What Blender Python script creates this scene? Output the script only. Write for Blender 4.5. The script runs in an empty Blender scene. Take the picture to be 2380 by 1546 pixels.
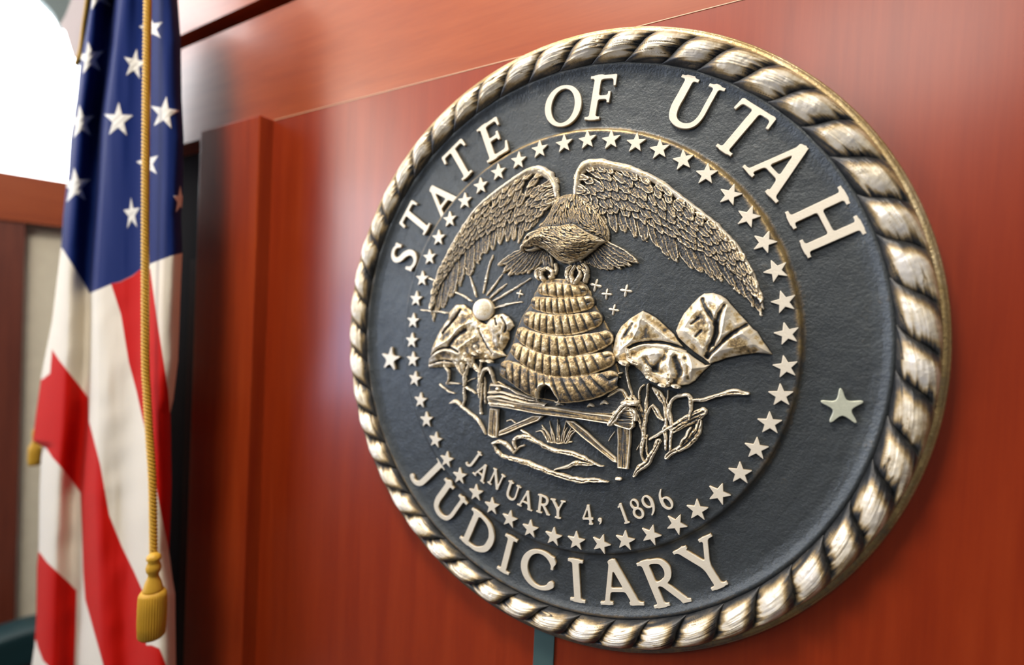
import bpy, math, random
import numpy as np
from mathutils import Matrix, Vector

# ------------------------------------------------------------------ frame, camera, light
R = 0.45                      # seal radius (m)
ZC = 1.90                     # height of the seal's centre above the floor
CAMP = np.array([0.698, -1.590, 0.041]) * R
YAW, PITCH, ROLL, FPX = 0.5232, -0.0174, 0.0432, 1181.2
def cam_axes():
    cy, sy, cp, sp, cr, sr = math.cos(YAW), math.sin(YAW), math.cos(PITCH), math.sin(PITCH), math.cos(ROLL), math.sin(ROLL)
    f = np.array([-sy*cp, cy*cp, sp]); rt = np.array([cy, sy, 0.0]); up = np.cross(rt, f)
    return cr*rt + sr*up, -sr*rt + cr*up, f
AX, AU, AF = cam_axes()
scene = bpy.context.scene
COL = scene.collection
cd = bpy.data.cameras.new('camera'); cam = bpy.data.objects.new('camera', cd); COL.objects.link(cam)
cd.sensor_width = 36.0; cd.lens = FPX/2380*36.0; cd.clip_start = 0.02
cam.matrix_world = Matrix(((AX[0], AU[0], -AF[0], CAMP[0]), (AX[1], AU[1], -AF[1], CAMP[1]),
                           (AX[2], AU[2], -AF[2], CAMP[2]+ZC), (0, 0, 0, 1)))
cd.dof.use_dof = True
cd.dof.focus_distance = 0.69
cd.dof.aperture_fstop = 1.35
scene.camera = cam
scene.view_settings.view_transform = 'Standard'
scene.view_settings.look = 'None'
scene.view_settings.exposure = 0.0
scene.view_settings.gamma = 1.0
scene.view_settings.use_curve_mapping = False
w = bpy.data.worlds.new('world'); scene.world = w; w.use_nodes = True
w.node_tree.nodes['Background'].inputs[0].default_value = (0.80, 0.86, 1.0, 1)
w.node_tree.nodes['Background'].inputs[1].default_value = 0.06

def area(name, loc, target, size, power, col, sy=None):
    l = bpy.data.lights.new(name, 'AREA'); l.energy = power; l.color = col; l.size = size
    if sy: l.shape = 'RECTANGLE'; l.size_y = sy
    o = bpy.data.objects.new(name, l); COL.objects.link(o)
    o.location = loc
    o.rotation_euler = (Vector(target)-Vector(loc)).to_track_quat('-Z', 'Y').to_euler()
    return o
KEY = area('ceiling_key_light', (-0.35, -1.15, 4.12), (0, -.1, ZC), 0.7, 88, (1.0, 0.90, 0.78))
FILL = area('window_light', (-2.75, -2.0, 2.1), (0, 0, ZC), 1.6, 34, (0.62, 0.78, 1.0))
ROOM = area('added_room_fill', (0.7, -3.3, 4.12), (0.2, -.1, ZC), 1.4, 55, (1.0, 0.92, 0.82))  # added fill lamp behind the camera, no known source

# ------------------------------------------------------------------ helpers
rng = np.random.RandomState(7)
def back(px, py, h=0.0):
    """point on the plane y=-h (metres) seen at a pixel; returns X, Z relative to the seal's centre"""
    px = np.asarray(px, float); py = np.asarray(py, float)
    ray = AF + ((px-1190)[..., None]*AX - (py-773)[..., None]*AU)/FPX
    t = (-h-CAMP[1])/ray[..., 1]
    P = CAMP + ray*np.asarray(t)[..., None]
    return P[..., 0], P[..., 2]
def pts(lst, f=1.0, ox=0, oy=0, h=0.02):
    a = np.array(lst, float).reshape(-1, 2)
    x, z = back(ox+a[:, 0]/f, oy+a[:, 1]/f, h)
    return np.stack([x, z], 1)
def hit(px, py, P0, N):
    ray = AF + ((px-1190)*AX - (py-773)*AU)/FPX
    t = np.dot(np.array(P0)-CAMP, N)/np.dot(ray, N)
    return CAMP + ray*t
def spline(p, n=8, closed=False):
    p = np.asarray(p, float); m = len(p)
    out = []
    rngi = range(m) if closed else range(m-1)
    for i in rngi:
        if closed: a, b, c, d = p[(i-1) % m], p[i], p[(i+1) % m], p[(i+2) % m]
        else: a, b, c, d = p[max(i-1, 0)], p[i], p[i+1], p[min(i+2, m-1)]
        for t in np.arange(n)/n:
            out.append(.5*((2*b)+(-a+c)*t+(2*a-5*b+4*c-d)*t*t+(-a+3*b-3*c+d)*t**3))
    if not closed: out.append(p[-1])
    return np.array(out)
_lat = {}
def vnoise(x, y, s, seed=0):
    """value noise, -1..1"""
    if seed not in _lat: _lat[seed] = np.random.RandomState(seed+100).rand(256, 256)*2-1
    L = _lat[seed]
    x = np.asarray(x)/s+57.3; y = np.asarray(y)/s+91.7
    xi = np.floor(x).astype(int); yi = np.floor(y).astype(int); fx = x-xi; fy = y-yi
    fx = fx*fx*(3-2*fx); fy = fy*fy*(3-2*fy)
    g = lambda a, b: L[(xi+a) % 256, (yi+b) % 256]
    return (g(0, 0)*(1-fx)+g(1, 0)*fx)*(1-fy)+(g(0, 1)*(1-fx)+g(1, 1)*fx)*fy
def fnoise(x, y, s, seed=0, o=3):
    r = 0; a = 1
    for k in range(o): r = r+a*vnoise(x, y, s/2**k, seed+k); a *= .55
    return r
def sstep(a, b, x):
    t = np.clip((x-a)/(b-a), 0, 1); return t*t*(3-2*t)
def sd_seg(X, Z, a, b):
    d = b-a; L2 = d@d+1e-18
    t = np.clip(((X-a[0])*d[0]+(Z-a[1])*d[1])/L2, 0, 1)
    return np.hypot(X-a[0]-t*d[0], Z-a[1]-t*d[1]), t
def sd_path(X, Z, p, r):
    """distance to a polyline minus its (varying) radius; also the arc parameter 0..1"""
    p = np.asarray(p); n = len(p); r = np.broadcast_to(np.interp(np.linspace(0, 1, n), np.linspace(0, 1, np.size(r)), np.atleast_1d(r)), n)
    best = np.full(X.shape, 9.); par = np.zeros(X.shape)
    for i in range(n-1):
        d, t = sd_seg(X, Z, p[i], p[i+1]); d = d-(r[i]*(1-t)+r[i+1]*t)
        m = d < best; best = np.where(m, d, best); par = np.where(m, (i+t)/(n-1), par)
    return best, par
def sd_poly(X, Z, p):
    p = np.asarray(p); n = len(p); d = np.full(X.shape, 9.); ins = np.zeros(X.shape, bool)
    for i in range(n):
        a, b = p[i], p[(i+1) % n]
        dd, _ = sd_seg(X, Z, a, b); d = np.minimum(d, dd)
        c = ((a[1] > Z) != (b[1] > Z)) & (X < (b[0]-a[0])*(Z-a[1])/((b[1]-a[1])+1e-15)+a[0])
        ins ^= c
    return np.where(ins, -d, d)
def boxblur(a, k):
    k = max(1, int(k))
    for _ in range(2):
        for ax in (0, 1):
            p = np.pad(a, [(k, k) if i == ax else (0, 0) for i in (0, 1)], mode='edge')
            c = np.cumsum(p, axis=ax); c = np.insert(c, 0, 0, axis=ax)
            n = a.shape[ax]
            hi = np.take(c, np.arange(n)+2*k+1, axis=ax); lo = np.take(c, np.arange(n), axis=ax)
            a = (hi-lo)/(2*k+1)
    return a

def tag(o, label=None, cat=None, group=None, kind=None):
    if label: o['label'] = label
    if cat: o['category'] = cat
    if group: o['group'] = group
    if kind: o['kind'] = kind
    return o
def link(name, me, mat, parent=None, smooth=True):
    o = bpy.data.objects.new(name, me); COL.objects.link(o)
    if mat: me.materials.append(mat)
    if smooth: me.polygons.foreach_set('use_smooth', np.ones(len(me.polygons), bool))
    if parent: o.parent = parent
    return o
def raw_mesh(name, V, Q, attrs=None):
    me = bpy.data.meshes.new(name)
    V = np.asarray(V, np.float32); Q = np.asarray(Q, np.int32)
    me.vertices.add(len(V)); me.vertices.foreach_set('co', V.ravel())
    k = Q.shape[1]
    me.loops.add(Q.size); me.loops.foreach_set('vertex_index', Q.ravel())
    me.polygons.add(len(Q)); me.polygons.foreach_set('loop_start', np.arange(len(Q), dtype=np.int32)*k)
    me.update(calc_edges=True); me.validate()
    for n, (t, v) in (attrs or {}).items():
        a = me.attributes.new(n, t, 'POINT')
        v = np.asarray(v, np.float32)
        a.data.foreach_set('value' if t == 'FLOAT' else 'color', v.ravel())
    return me
def grid_quads(n, m, cn=False, cm=False, flip=False):
    i = np.arange(n if cn else n-1); j = np.arange(m if cm else m-1)
    I, J = np.meshgrid(i, j, indexing='ij'); I2 = (I+1) % n; J2 = (J+1) % m
    q = np.stack([I*m+J, I2*m+J, I2*m+J2, I*m+J2], -1).reshape(-1, 4)
    return q[:, ::-1] if flip else q
def box(name, x0, x1, y0, y1, z0, z1, mat, parent=None, bev=0.0, kind=None):
    import bmesh
    bm = bmesh.new(); bmesh.ops.create_cube(bm, size=1)
    for v in bm.verts: v.co = Vector((x0+(v.co.x+.5)*(x1-x0), y0+(v.co.y+.5)*(y1-y0), z0+(v.co.z+.5)*(z1-z0)))
    if bev: bmesh.ops.bevel(bm, geom=bm.edges[:], offset=bev, segments=2, affect='EDGES', profile=.6)
    me = bpy.data.meshes.new(name); bm.to_mesh(me); bm.free()
    o = link(name, me, mat, parent, smooth=False)
    if kind: o['kind'] = kind
    return o
def empty(name, loc):
    o = bpy.data.objects.new(name, None); COL.objects.link(o); o.location = loc
    o.empty_display_size = .05; return o

# ------------------------------------------------------------------ materials
def newmat(name):
    m = bpy.data.materials.new(name); m.use_nodes = True
    nt = m.node_tree; b = nt.nodes['Principled BSDF']; return m, nt, b
def ramp(nt, stops, src):
    r = nt.nodes.new('ShaderNodeValToRGB'); e = r.color_ramp.elements
    while len(e) < len(stops): e.new(.5)
    for k, (p, c) in enumerate(stops): e[k].position = p; e[k].color = (*c, 1)
    nt.links.new(src, r.inputs[0]); return r
def tex_noise(nt, scale, detail=4, rough=.55, mapping=None, rot=None):
    tc = nt.nodes.new('ShaderNodeTexCoord'); n = nt.nodes.new('ShaderNodeTexNoise')
    n.inputs['Scale'].default_value = scale; n.inputs['Detail'].default_value = detail; n.inputs['Roughness'].default_value = rough
    src = tc.outputs['Object']
    if mapping:
        mp = nt.nodes.new('ShaderNodeMapping'); mp.inputs['Scale'].default_value = mapping
        if rot: mp.inputs['Rotation'].default_value = rot
        nt.links.new(src, mp.inputs[0]); src = mp.outputs[0]
    nt.links.new(src, n.inputs['Vector']); return n
def math_n(nt, op, a, b=None, c=None):
    n = nt.nodes.new('ShaderNodeMath'); n.operation = op
    for i, v in enumerate((a, b, c)):
        if v is None: continue
        if isinstance(v, (int, float)): n.inputs[i].default_value = v
        else: nt.links.new(v, n.inputs[i])
    return n.outputs[0]
def wood(name, c0, c1, c2, rough=.3, mapping=(9, 9, .55), spec=.5, coat=.5):
    m, nt, b = newmat(name)
    n1 = tex_noise(nt, 3.0, 5, .6, mapping)
    n2 = tex_noise(nt, 26.0, 4, .6, tuple(k*(1.0 if k > 2 else .6) for k in mapping))
    s = math_n(nt, 'ADD', math_n(nt, 'MULTIPLY', n1.outputs['Fac'], .72), math_n(nt, 'MULTIPLY', n2.outputs['Fac'], .28))
    r = ramp(nt, [(.30, c0), (.52, c1), (.74, c2)], s)
    nt.links.new(r.outputs[0], b.inputs['Base Color'])
    b.inputs['Roughness'].default_value = rough
    b.inputs['Specular IOR Level'].default_value = spec
    b.inputs['Coat Weight'].default_value = coat; b.inputs['Coat Roughness'].default_value = .22
    return m
M_WOOD = wood('cherry_panel', (.22, .019, .003), (.285, .030, .0045), (.345, .043, .0075), rough=.36)
M_WOODH = wood('cherry_board', (.28, .045, .009), (.36, .068, .014), (.43, .092, .022), rough=.36, mapping=(.8, 9, 9))
M_WOODP = wood('cherry_post', (.27, .026, .004), (.36, .045, .007), (.46, .068, .012), rough=.45, spec=.35, coat=.15)
M_WOODD = wood('dark_red_wood', (.10, .020, .010), (.16, .034, .016), (.22, .05, .024), rough=.45)
def plain(name, col, rough=.5, metal=0., spec=.5, bump=None):
    m, nt, b = newmat(name)
    b.inputs['Base Color'].default_value = (*col, 1); b.inputs['Roughness'].default_value = rough
    b.inputs['Metallic'].default_value = metal; b.inputs['Specular IOR Level'].default_value = spec
    n = tex_noise(nt, 18, 4); mx = nt.nodes.new('ShaderNodeMix'); mx.data_type = 'RGBA'
    mx.inputs['A'].default_value = (*[c*.88 for c in col], 1); mx.inputs['B'].default_value = (*[min(1, c*1.1) for c in col], 1)
    nt.links.new(n.outputs['Fac'], mx.inputs['Factor']); nt.links.new(mx.outputs['Result'], b.inputs['Base Color'])
    if bump:
        nb = tex_noise(nt, bump[0], 4); bp = nt.nodes.new('ShaderNodeBump'); bp.inputs['Distance'].default_value = bump[1]
        nt.links.new(nb.outputs['Fac'], bp.inputs['Height']); nt.links.new(bp.outputs[0], b.inputs['Normal'])
    return m
M_BLACK = plain('black_recess', (.006, .005, .005), .9, spec=.1)
M_DKBROWN = plain('dark_brown', (.02, .008, .006), .7, spec=.2)
M_CREAM = plain('cream_panel', (.93, .86, .68), .6)
M_CEIL = plain('ceiling_white', (.85, .82, .76), .8)
M_CARPET = plain('dark_carpet', (.05, .04, .04), .95, bump=(300, .002))
M_TEAL = plain('teal_leather', (.003, .030, .036), .55)
M_REDP = plain('red_piping', (.25, .008, .02), .6)
M_STRAP = plain('grey_green_metal', (.085, .155, .155), .45, .3)
M_GREYF = plain('grey_fabric', (.22, .27, .27), .9)
M_GOLD = plain('gold_cord', (.62, .36, .035), .45, spec=.4)
def emit(name, col, s):
    m, nt, b = newmat(name); b.inputs['Base Color'].default_value = (*col, 1)
    b.inputs['Emission Color'].default_value = (*col, 1); b.inputs['Emission Strength'].default_value = s
    return m
M_SKYW = emit('bright_window_glass', (.97, .98, 1.0), 5.5)
M_SKYB = emit('bluish_window_glass', (.42, .50, 1.0), 3.6)
M_SKYC = emit('warm_bright_window_glass', (1.0, .88, .76), 6.0)
M_LAMP = emit('lamp_diffuser', (1.0, .93, .82), 3.0)

def patina(name, stops, metal=.42, rough=(.5, .33), field=False, sp=.34):
    m, nt, b = newmat(name)
    at = nt.nodes.new('ShaderNodeAttribute'); at.attribute_name = 'wear_shade'
    n1 = tex_noise(nt, 260, 5, .65); n2 = tex_noise(nt, 45, 4, .6)
    v = math_n(nt, 'ADD', at.outputs['Fac'], math_n(nt, 'MULTIPLY_ADD', n1.outputs['Fac'], .30, -.15))
    v = math_n(nt, 'ADD', v, math_n(nt, 'MULTIPLY_ADD', n2.outputs['Fac'], .24, -.12))
    n3 = tex_noise(nt, 1100, 3, .7)
    v = math_n(nt, 'ADD', v, math_n(nt, 'MULTIPLY_ADD', n3.outputs['Fac'], sp, -sp/2))
    r = ramp(nt, stops, v)
    nt.links.new(r.outputs[0], b.inputs['Base Color'])
    mt = nt.nodes.new('ShaderNodeMapRange'); nt.links.new(v, mt.inputs[0])
    mt.inputs['To Min'].default_value = metal*.35; mt.inputs['To Max'].default_value = metal
    nt.links.new(mt.outputs[0], b.inputs['Metallic'])
    rr = nt.nodes.new('ShaderNodeMapRange'); nt.links.new(v, rr.inputs[0])
    rr.inputs['To Min'].default_value = rough[0]; rr.inputs['To Max'].default_value = rough[1]
    nt.links.new(rr.outputs[0], b.inputs['Roughness'])
    nb = tex_noise(nt, 420 if not field else 260, 4, .62); bp = nt.nodes.new('ShaderNodeBump')
    bp.inputs['Distance'].default_value = 0.0010 if field else .0006; bp.inputs['Strength'].default_value = .95 if field else .4
    nt.links.new(nb.outputs['Fac'], bp.inputs['Height']); nt.links.new(bp.outputs[0], b.inputs['Normal'])
    return m
ST = [(.0, (.018, .021, .025)), (.18, (.062, .069, .076)), (.38, (.11, .098, .08)), (.50, (.25, .18, .095)), (.64, (.49, .355, .17)), (.80, (.78, .63, .37)), (.96, (.92, .84, .68))]
M_PAT = patina('bronze_patina', ST)
M_FIELD = patina('slate_field', [(.0, (.035, .042, .048)), (.30, (.078, .090, .097)), (.46, (.20, .165, .12)), (.62, (.46, .33, .14)), (.85, (.84, .70, .44)), (1.0, (.9, .8, .6))], metal=.85, rough=(.42, .34), field=True, sp=.18)
M_ROPE = patina('rope_patina', [(.0, (.014, .017, .020)), (.20, (.060, .060, .060)), (.38, (.20, .15, .085)), (.58, (.50, .37, .19)), (.78, (.87, .78, .59)), (1.0, (.96, .92, .83))], sp=.25, metal=.22, rough=(.45, .28))
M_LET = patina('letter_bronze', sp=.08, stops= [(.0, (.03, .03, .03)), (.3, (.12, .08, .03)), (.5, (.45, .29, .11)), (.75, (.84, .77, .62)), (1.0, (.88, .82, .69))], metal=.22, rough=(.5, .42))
M_PEWTER = patina('pale_green_metal', sp=.1, stops= [(.0, (.04, .05, .04)), (.5, (.40, .44, .34)), (1.0, (.74, .77, .62))], metal=.35, rough=(.5, .36))

# ------------------------------------------------------------------ the setting
GX0, GX1 = -1.636*R, 1.9      # main panel from the pilaster to the right
box('wall_back', GX0-.02, GX1, 0, .06, 0, ZC+1.0*R, M_WOOD, kind='structure')
box('trim_1', -1.55, GX1, 0.0005, .06, ZC+1.0*R, ZC+1.555*R, M_WOODH, kind='structure')      # board above the panel
box('trim_2', -1.55, GX1, .05, .08, ZC+1.5*R, ZC+1.66*R, M_BLACK, kind='structure')           # black board painting the shade inside the gap
box('trim_3', -1.55, GX1, -.012, .08, ZC+1.612*R, ZC+2.35*R, M_WOODH, kind='structure')       # fascia above the gap
box('seam_highlight', -1.634*R, GX1, -.0007, .001, ZC+1.0*R-.0006, ZC+1.0*R+.0006, plain('painted_seam_highlight', (.75, .52, .34), .5), kind='structure')  # thin pale strip painting the highlight along the seam
PX0, PX1, PD = -0.968, -1.668*R, .034
box('trim_4', PX0, -1.636*R, -PD, .03, 0, ZC+1.0*R, M_WOODP, bev=.0025, kind='structure')      # pilaster
box('wall_back_recess', -1.45, PX0+.005, .10, .14, 0, ZC+1.3*R, M_BLACK, kind='structure')  # shade of the recess painted as a plain black back
box('trim_5', -1.10, PX0-.004, .02, .10, 0, ZC+.335*R, M_DKBROWN, kind='structure')  # plain dark brown panel left of the pilaster
# left wall, seen past the flag
T = np.array([math.sin(math.radians(19)), math.cos(math.radians(19)), 0]); NW = np.array([T[1], -T[0], 0])
P0 = np.array([-2.56, .125, 0])
def wl(px, py):
    p = hit(px, py, P0, NW)-P0; return p@T, p[2]+ZC
def wbox(name, s0, s1, d0, d1, z0, z1, mat, kind='structure'):
    o = box(name, s0, s1, d0, d1, z0, z1, mat, kind=kind)
    # local x along T, local y into the wall (-NW)
    o.matrix_world = Matrix(((T[0], -NW[0], 0, P0[0]), (T[1], -NW[1], 0, P0[1]), (0, 0, 1, 0), (0, 0, 0, 1)))
    return o
zs = wl(75, 411)[1]; zp = wl(100, 522)[1]; s_st = wl(48, 900)[0]; s_l = wl(0, 411)[0]
wbox('wall_left', -5.2, 2.2, .06, .16, 0, 4.2, M_CREAM)
wbox('window_1', -1.55, 2.0, .02, .05, zs, 4.1, M_SKYW)
wbox('window_2', -4.2, -1.75, .02, .05, 1.20, 2.02, M_SKYB)
wbox('window_3', -4.6, -1.75, .02, .05, 2.35, 4.1, M_SKYC)
wbox('trim_6', -1.5, 2.1, -.01, .07, zp, zs, M_WOODH)
wbox('trim_7', -1.5, s_st, .0, .06, 0, zp, M_WOODD)
wbox('trim_8', -1.75, -1.55, .0, .06, zp, 4.2, M_WOODD)
box('floor', -4.6, 3.0, -5.5, 2.5, -.05, 0, M_CARPET, kind='structure')
box('ceiling', -4.6, 3.0, -5.5, 2.5, 4.2, 4.25, M_CEIL, kind='structure')
for k, (x, y, nm) in enumerate(((-.35, -1.15, 'square white ceiling light straight above the seal'), (.7, -3.3, 'added square white fill light farther back in the room, unseen'))):
    r = empty('ceiling_light', (x, y, 4.2)); tag(r, nm, 'ceiling light', 'ceiling lights')
    fr = box('frame', -.30, .30, -.30, .30, -.03, -.001, M_CEIL, r); df = box('diffuser', -.27, .27, -.27, .27, -.034, -.02, M_LAMP, r)

# ------------------------------------------------------------------ the seal
SEAL = empty('wall_seal', (0, 0, ZC))
tag(SEAL, 'large round bronze state seal with rope border and raised lettering on the cherry panel', 'seal')
OZ = -0.010*R                 # centre of the ring of stars, lettering
FB = .0150                    # height of the outer band
FM = .0212                    # height of the medallion
def put(name, X, Zp, H, mask, mat, wear_shade, parent):
    """masked height field on the seal plane -> one mesh"""
    idx = -np.ones(X.shape, int); q = mask[:-1, :-1] & mask[1:, :-1] & mask[1:, 1:] & mask[:-1, 1:]
    use = np.zeros(X.shape, bool); use[:-1, :-1] |= q; use[1:, :-1] |= q; use[1:, 1:] |= q; use[:-1, 1:] |= q
    idx[use] = np.arange(use.sum())
    V = np.stack([X[use], -H[use], Zp[use]], 1)
    Q = np.stack([idx[:-1, :-1][q], idx[1:, :-1][q], idx[1:, 1:][q], idx[:-1, 1:][q]], 1)
    me = raw_mesh(name, V, Q, {'wear_shade': ('FLOAT', wear_shade[use])})
    return link(name, me, mat, parent)

# -- disc: a lathe with the outer band, the step and the medallion
prof = [(0, FM), (.30, FM+.0006), (.55, FM+.0004), (.672, FM+.0002), (.680, FM+.0006), (.686, FM+.0006), (.6905, FM-.0006), (.6945, FB+.0016), (.70, FB), (.74, FB-.0002),
        (.80, FB+.0004), (.845, FB+.0016), (.868, FB+.0042), (.878, FB+.0072), (.885, FB+.0088), (.892, FB+.0070), (.897, FB+.004), (.905, FB+.003),
        (.965, FB+.003), (.972, FB+.0060), (.980, FB+.0078), (.990, FB+.0066), (.9925, FB+.0052), (.994, FB+.0056), (.998, FB+.0035), (1.0, FB-.002), (1.0, 0.0005)]
pr = []
for (a, b) in zip(prof[:-1], prof[1:]):
    n = max(2, int(abs(b[0]-a[0])/.004))
    for k in range(n): pr.append((a[0]+(b[0]-a[0])*k/n, a[1]+(b[1]-a[1])*k/n))
pr.append(prof[-1]); pr = np.array(pr); pr[0, 0] = .001
# slight smoothing of the profile
for _ in range(1):
    pr[2:-3, 1] = (pr[1:-4, 1]+pr[2:-3, 1]*2+pr[3:-2, 1])/4
NT = 900
th = np.linspace(0, 2*np.pi, NT, endpoint=False)
TH, RR = np.meshgrid(th, pr[:, 0]*R, indexing='ij'); HH = np.broadcast_to(pr[:, 1], TH.shape).copy()
cz = OZ*sstep(R, .6*R, RR)
X = RR*np.cos(TH); Z = RR*np.sin(TH)+cz
HH += (.00022*fnoise(X, Z, .012, 3))*sstep(R*1.0, R*.95, RR)
rr = RR/R
wear_shade = .22+.05*fnoise(X, Z, .05, 5)+.05*np.exp(-(((X-.06)/.07)**2+((Z-.06)/.07)**2))
wear_shade += .60*np.exp(-((rr-.6905)/(.0068+.004*np.clip(np.cos(TH), 0, 1)))**2)*(.75+.25*np.sin(TH-.1))*(.8+.3*vnoise(X, Z, .01, 9))*np.clip(.55+.6*np.sin(TH+.4), .12, 1)  # step edge brighter towards the top: light from above painted into the gold
wear_shade += .34*np.exp(-((rr-.886)/.005)**2)*np.clip(.25-.9*np.cos(TH-.9), 0, 1)*(.8+.3*vnoise(X, Z, .012, 9))  # bead more golden towards the lower left
wear_shade += .50*sstep(.966, .974, rr)*(.95+.08*vnoise(X, Z, .02, 12))*np.clip(.80+.35*np.sin(TH+.3), .5, 1)  # lip also lightened towards the top, painted light on the gold
V = np.stack([X, -HH, Z], -1).reshape(-1, 3)
Q = grid_quads(NT, len(pr), cn=True, flip=True)
disc = link('disc', raw_mesh('disc', V, Q, {'wear_shade': ('FLOAT', wear_shade.ravel())}), M_FIELD, SEAL)

# -- rope border
NL = 49; NT, NS = NL*76, 84
c = np.linspace(0, 2*np.pi, NT, endpoint=False); s = np.linspace(-1, 1, NS)
Cc, Sx = np.meshgrid(c, s, indexing='ij')
RI, RO = .890, .981
rad = (RI+RO)/2+(RO-RI)/2*Sx
X = rad*R*np.cos(-Cc); Z = rad*R*np.sin(-Cc)
Z += OZ*.6*(1-Sx)/2
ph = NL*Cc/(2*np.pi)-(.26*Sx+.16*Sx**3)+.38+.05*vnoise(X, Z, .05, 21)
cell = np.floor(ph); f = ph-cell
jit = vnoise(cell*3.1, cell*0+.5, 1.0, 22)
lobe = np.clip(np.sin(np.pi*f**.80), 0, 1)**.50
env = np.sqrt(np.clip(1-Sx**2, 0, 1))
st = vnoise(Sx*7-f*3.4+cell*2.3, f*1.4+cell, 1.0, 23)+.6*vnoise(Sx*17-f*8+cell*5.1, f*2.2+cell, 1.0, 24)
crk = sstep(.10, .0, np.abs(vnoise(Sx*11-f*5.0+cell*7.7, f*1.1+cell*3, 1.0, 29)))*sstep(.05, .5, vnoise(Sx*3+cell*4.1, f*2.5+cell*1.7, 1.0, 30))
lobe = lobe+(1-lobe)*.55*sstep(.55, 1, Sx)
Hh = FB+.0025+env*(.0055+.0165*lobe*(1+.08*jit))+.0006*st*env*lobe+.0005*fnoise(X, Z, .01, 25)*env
wear_shade = .09+.80*sstep(.04, .40, f)*sstep(1.00, .68, f+.09*st-.05)*sstep(-.98, -.50, Sx-.06*st)*(1-.34*sstep(.25, .85, Sx+.15*st))+.08*jit  # rubbed lumps, with shade painted along their inner side
wear_shade = np.maximum(wear_shade, .56*sstep(.60, .92, Sx)*(.8+.25*st))
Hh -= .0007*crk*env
wear_shade += -.55*crk-.22*np.clip(st-.35, 0, 1)+.08*fnoise(X, Z, .02, 27)
wear_shade = np.clip(wear_shade, 0, 1)
V = np.stack([X, -Hh, Z], -1).reshape(-1, 3)
link('rope_border', raw_mesh('rope_border', V, grid_quads(NT, NS, cn=True, flip=False), {'wear_shade': ('FLOAT', wear_shade.ravel())}), M_ROPE, SEAL)

# -- lettering: glyphs as smooth unions of strokes, traced to outlines and extruded
def g_box(X, Z, x0, y0, x1, y1, w0, w1=None):
    w1 = w0 if w1 is None else w1
    dx, dy = x1-x0, y1-y0; L = math.hypot(dx, dy); ux, uy = dx/L, dy/L
    a = (X-x0)*ux+(Z-y0)*uy; b = -(X-x0)*uy+(Z-y0)*ux
    hw = (w0+(w1-w0)*np.clip(a/L, 0, 1))/2
    qx = np.abs(a-L/2)-L/2; qy = np.abs(b)-hw
    return np.hypot(np.maximum(qx, 0), np.maximum(qy, 0))+np.minimum(np.maximum(qx, qy), 0)
def g_brush(X, Z, p, r, n=10, closed=False):
    return sd_path(X, Z, np.vstack([spline(p, n, closed), spline(p, n, closed)[:1]]) if closed else spline(p, n), r)[0]
def g_ell(X, Z, cx, cy, rx, ry, ws, wt, a0=0, a1=360, tilt=0):
    a = np.radians(np.linspace(a0, a1, 64)); p = np.stack([cx+rx*np.cos(a), cy+ry*np.sin(a)], 1)
    r = (wt+(ws-wt)*np.abs(np.cos(a-math.radians(tilt)))**1.5)/2
    return sd_path(X, Z, p, r)[0]
def ser(x, y, w, h=.055): return ('b', x-w/2, y, x+w/2, y, h)
TK, TN = .145, .088
B0, B1 = .028, .972
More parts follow.
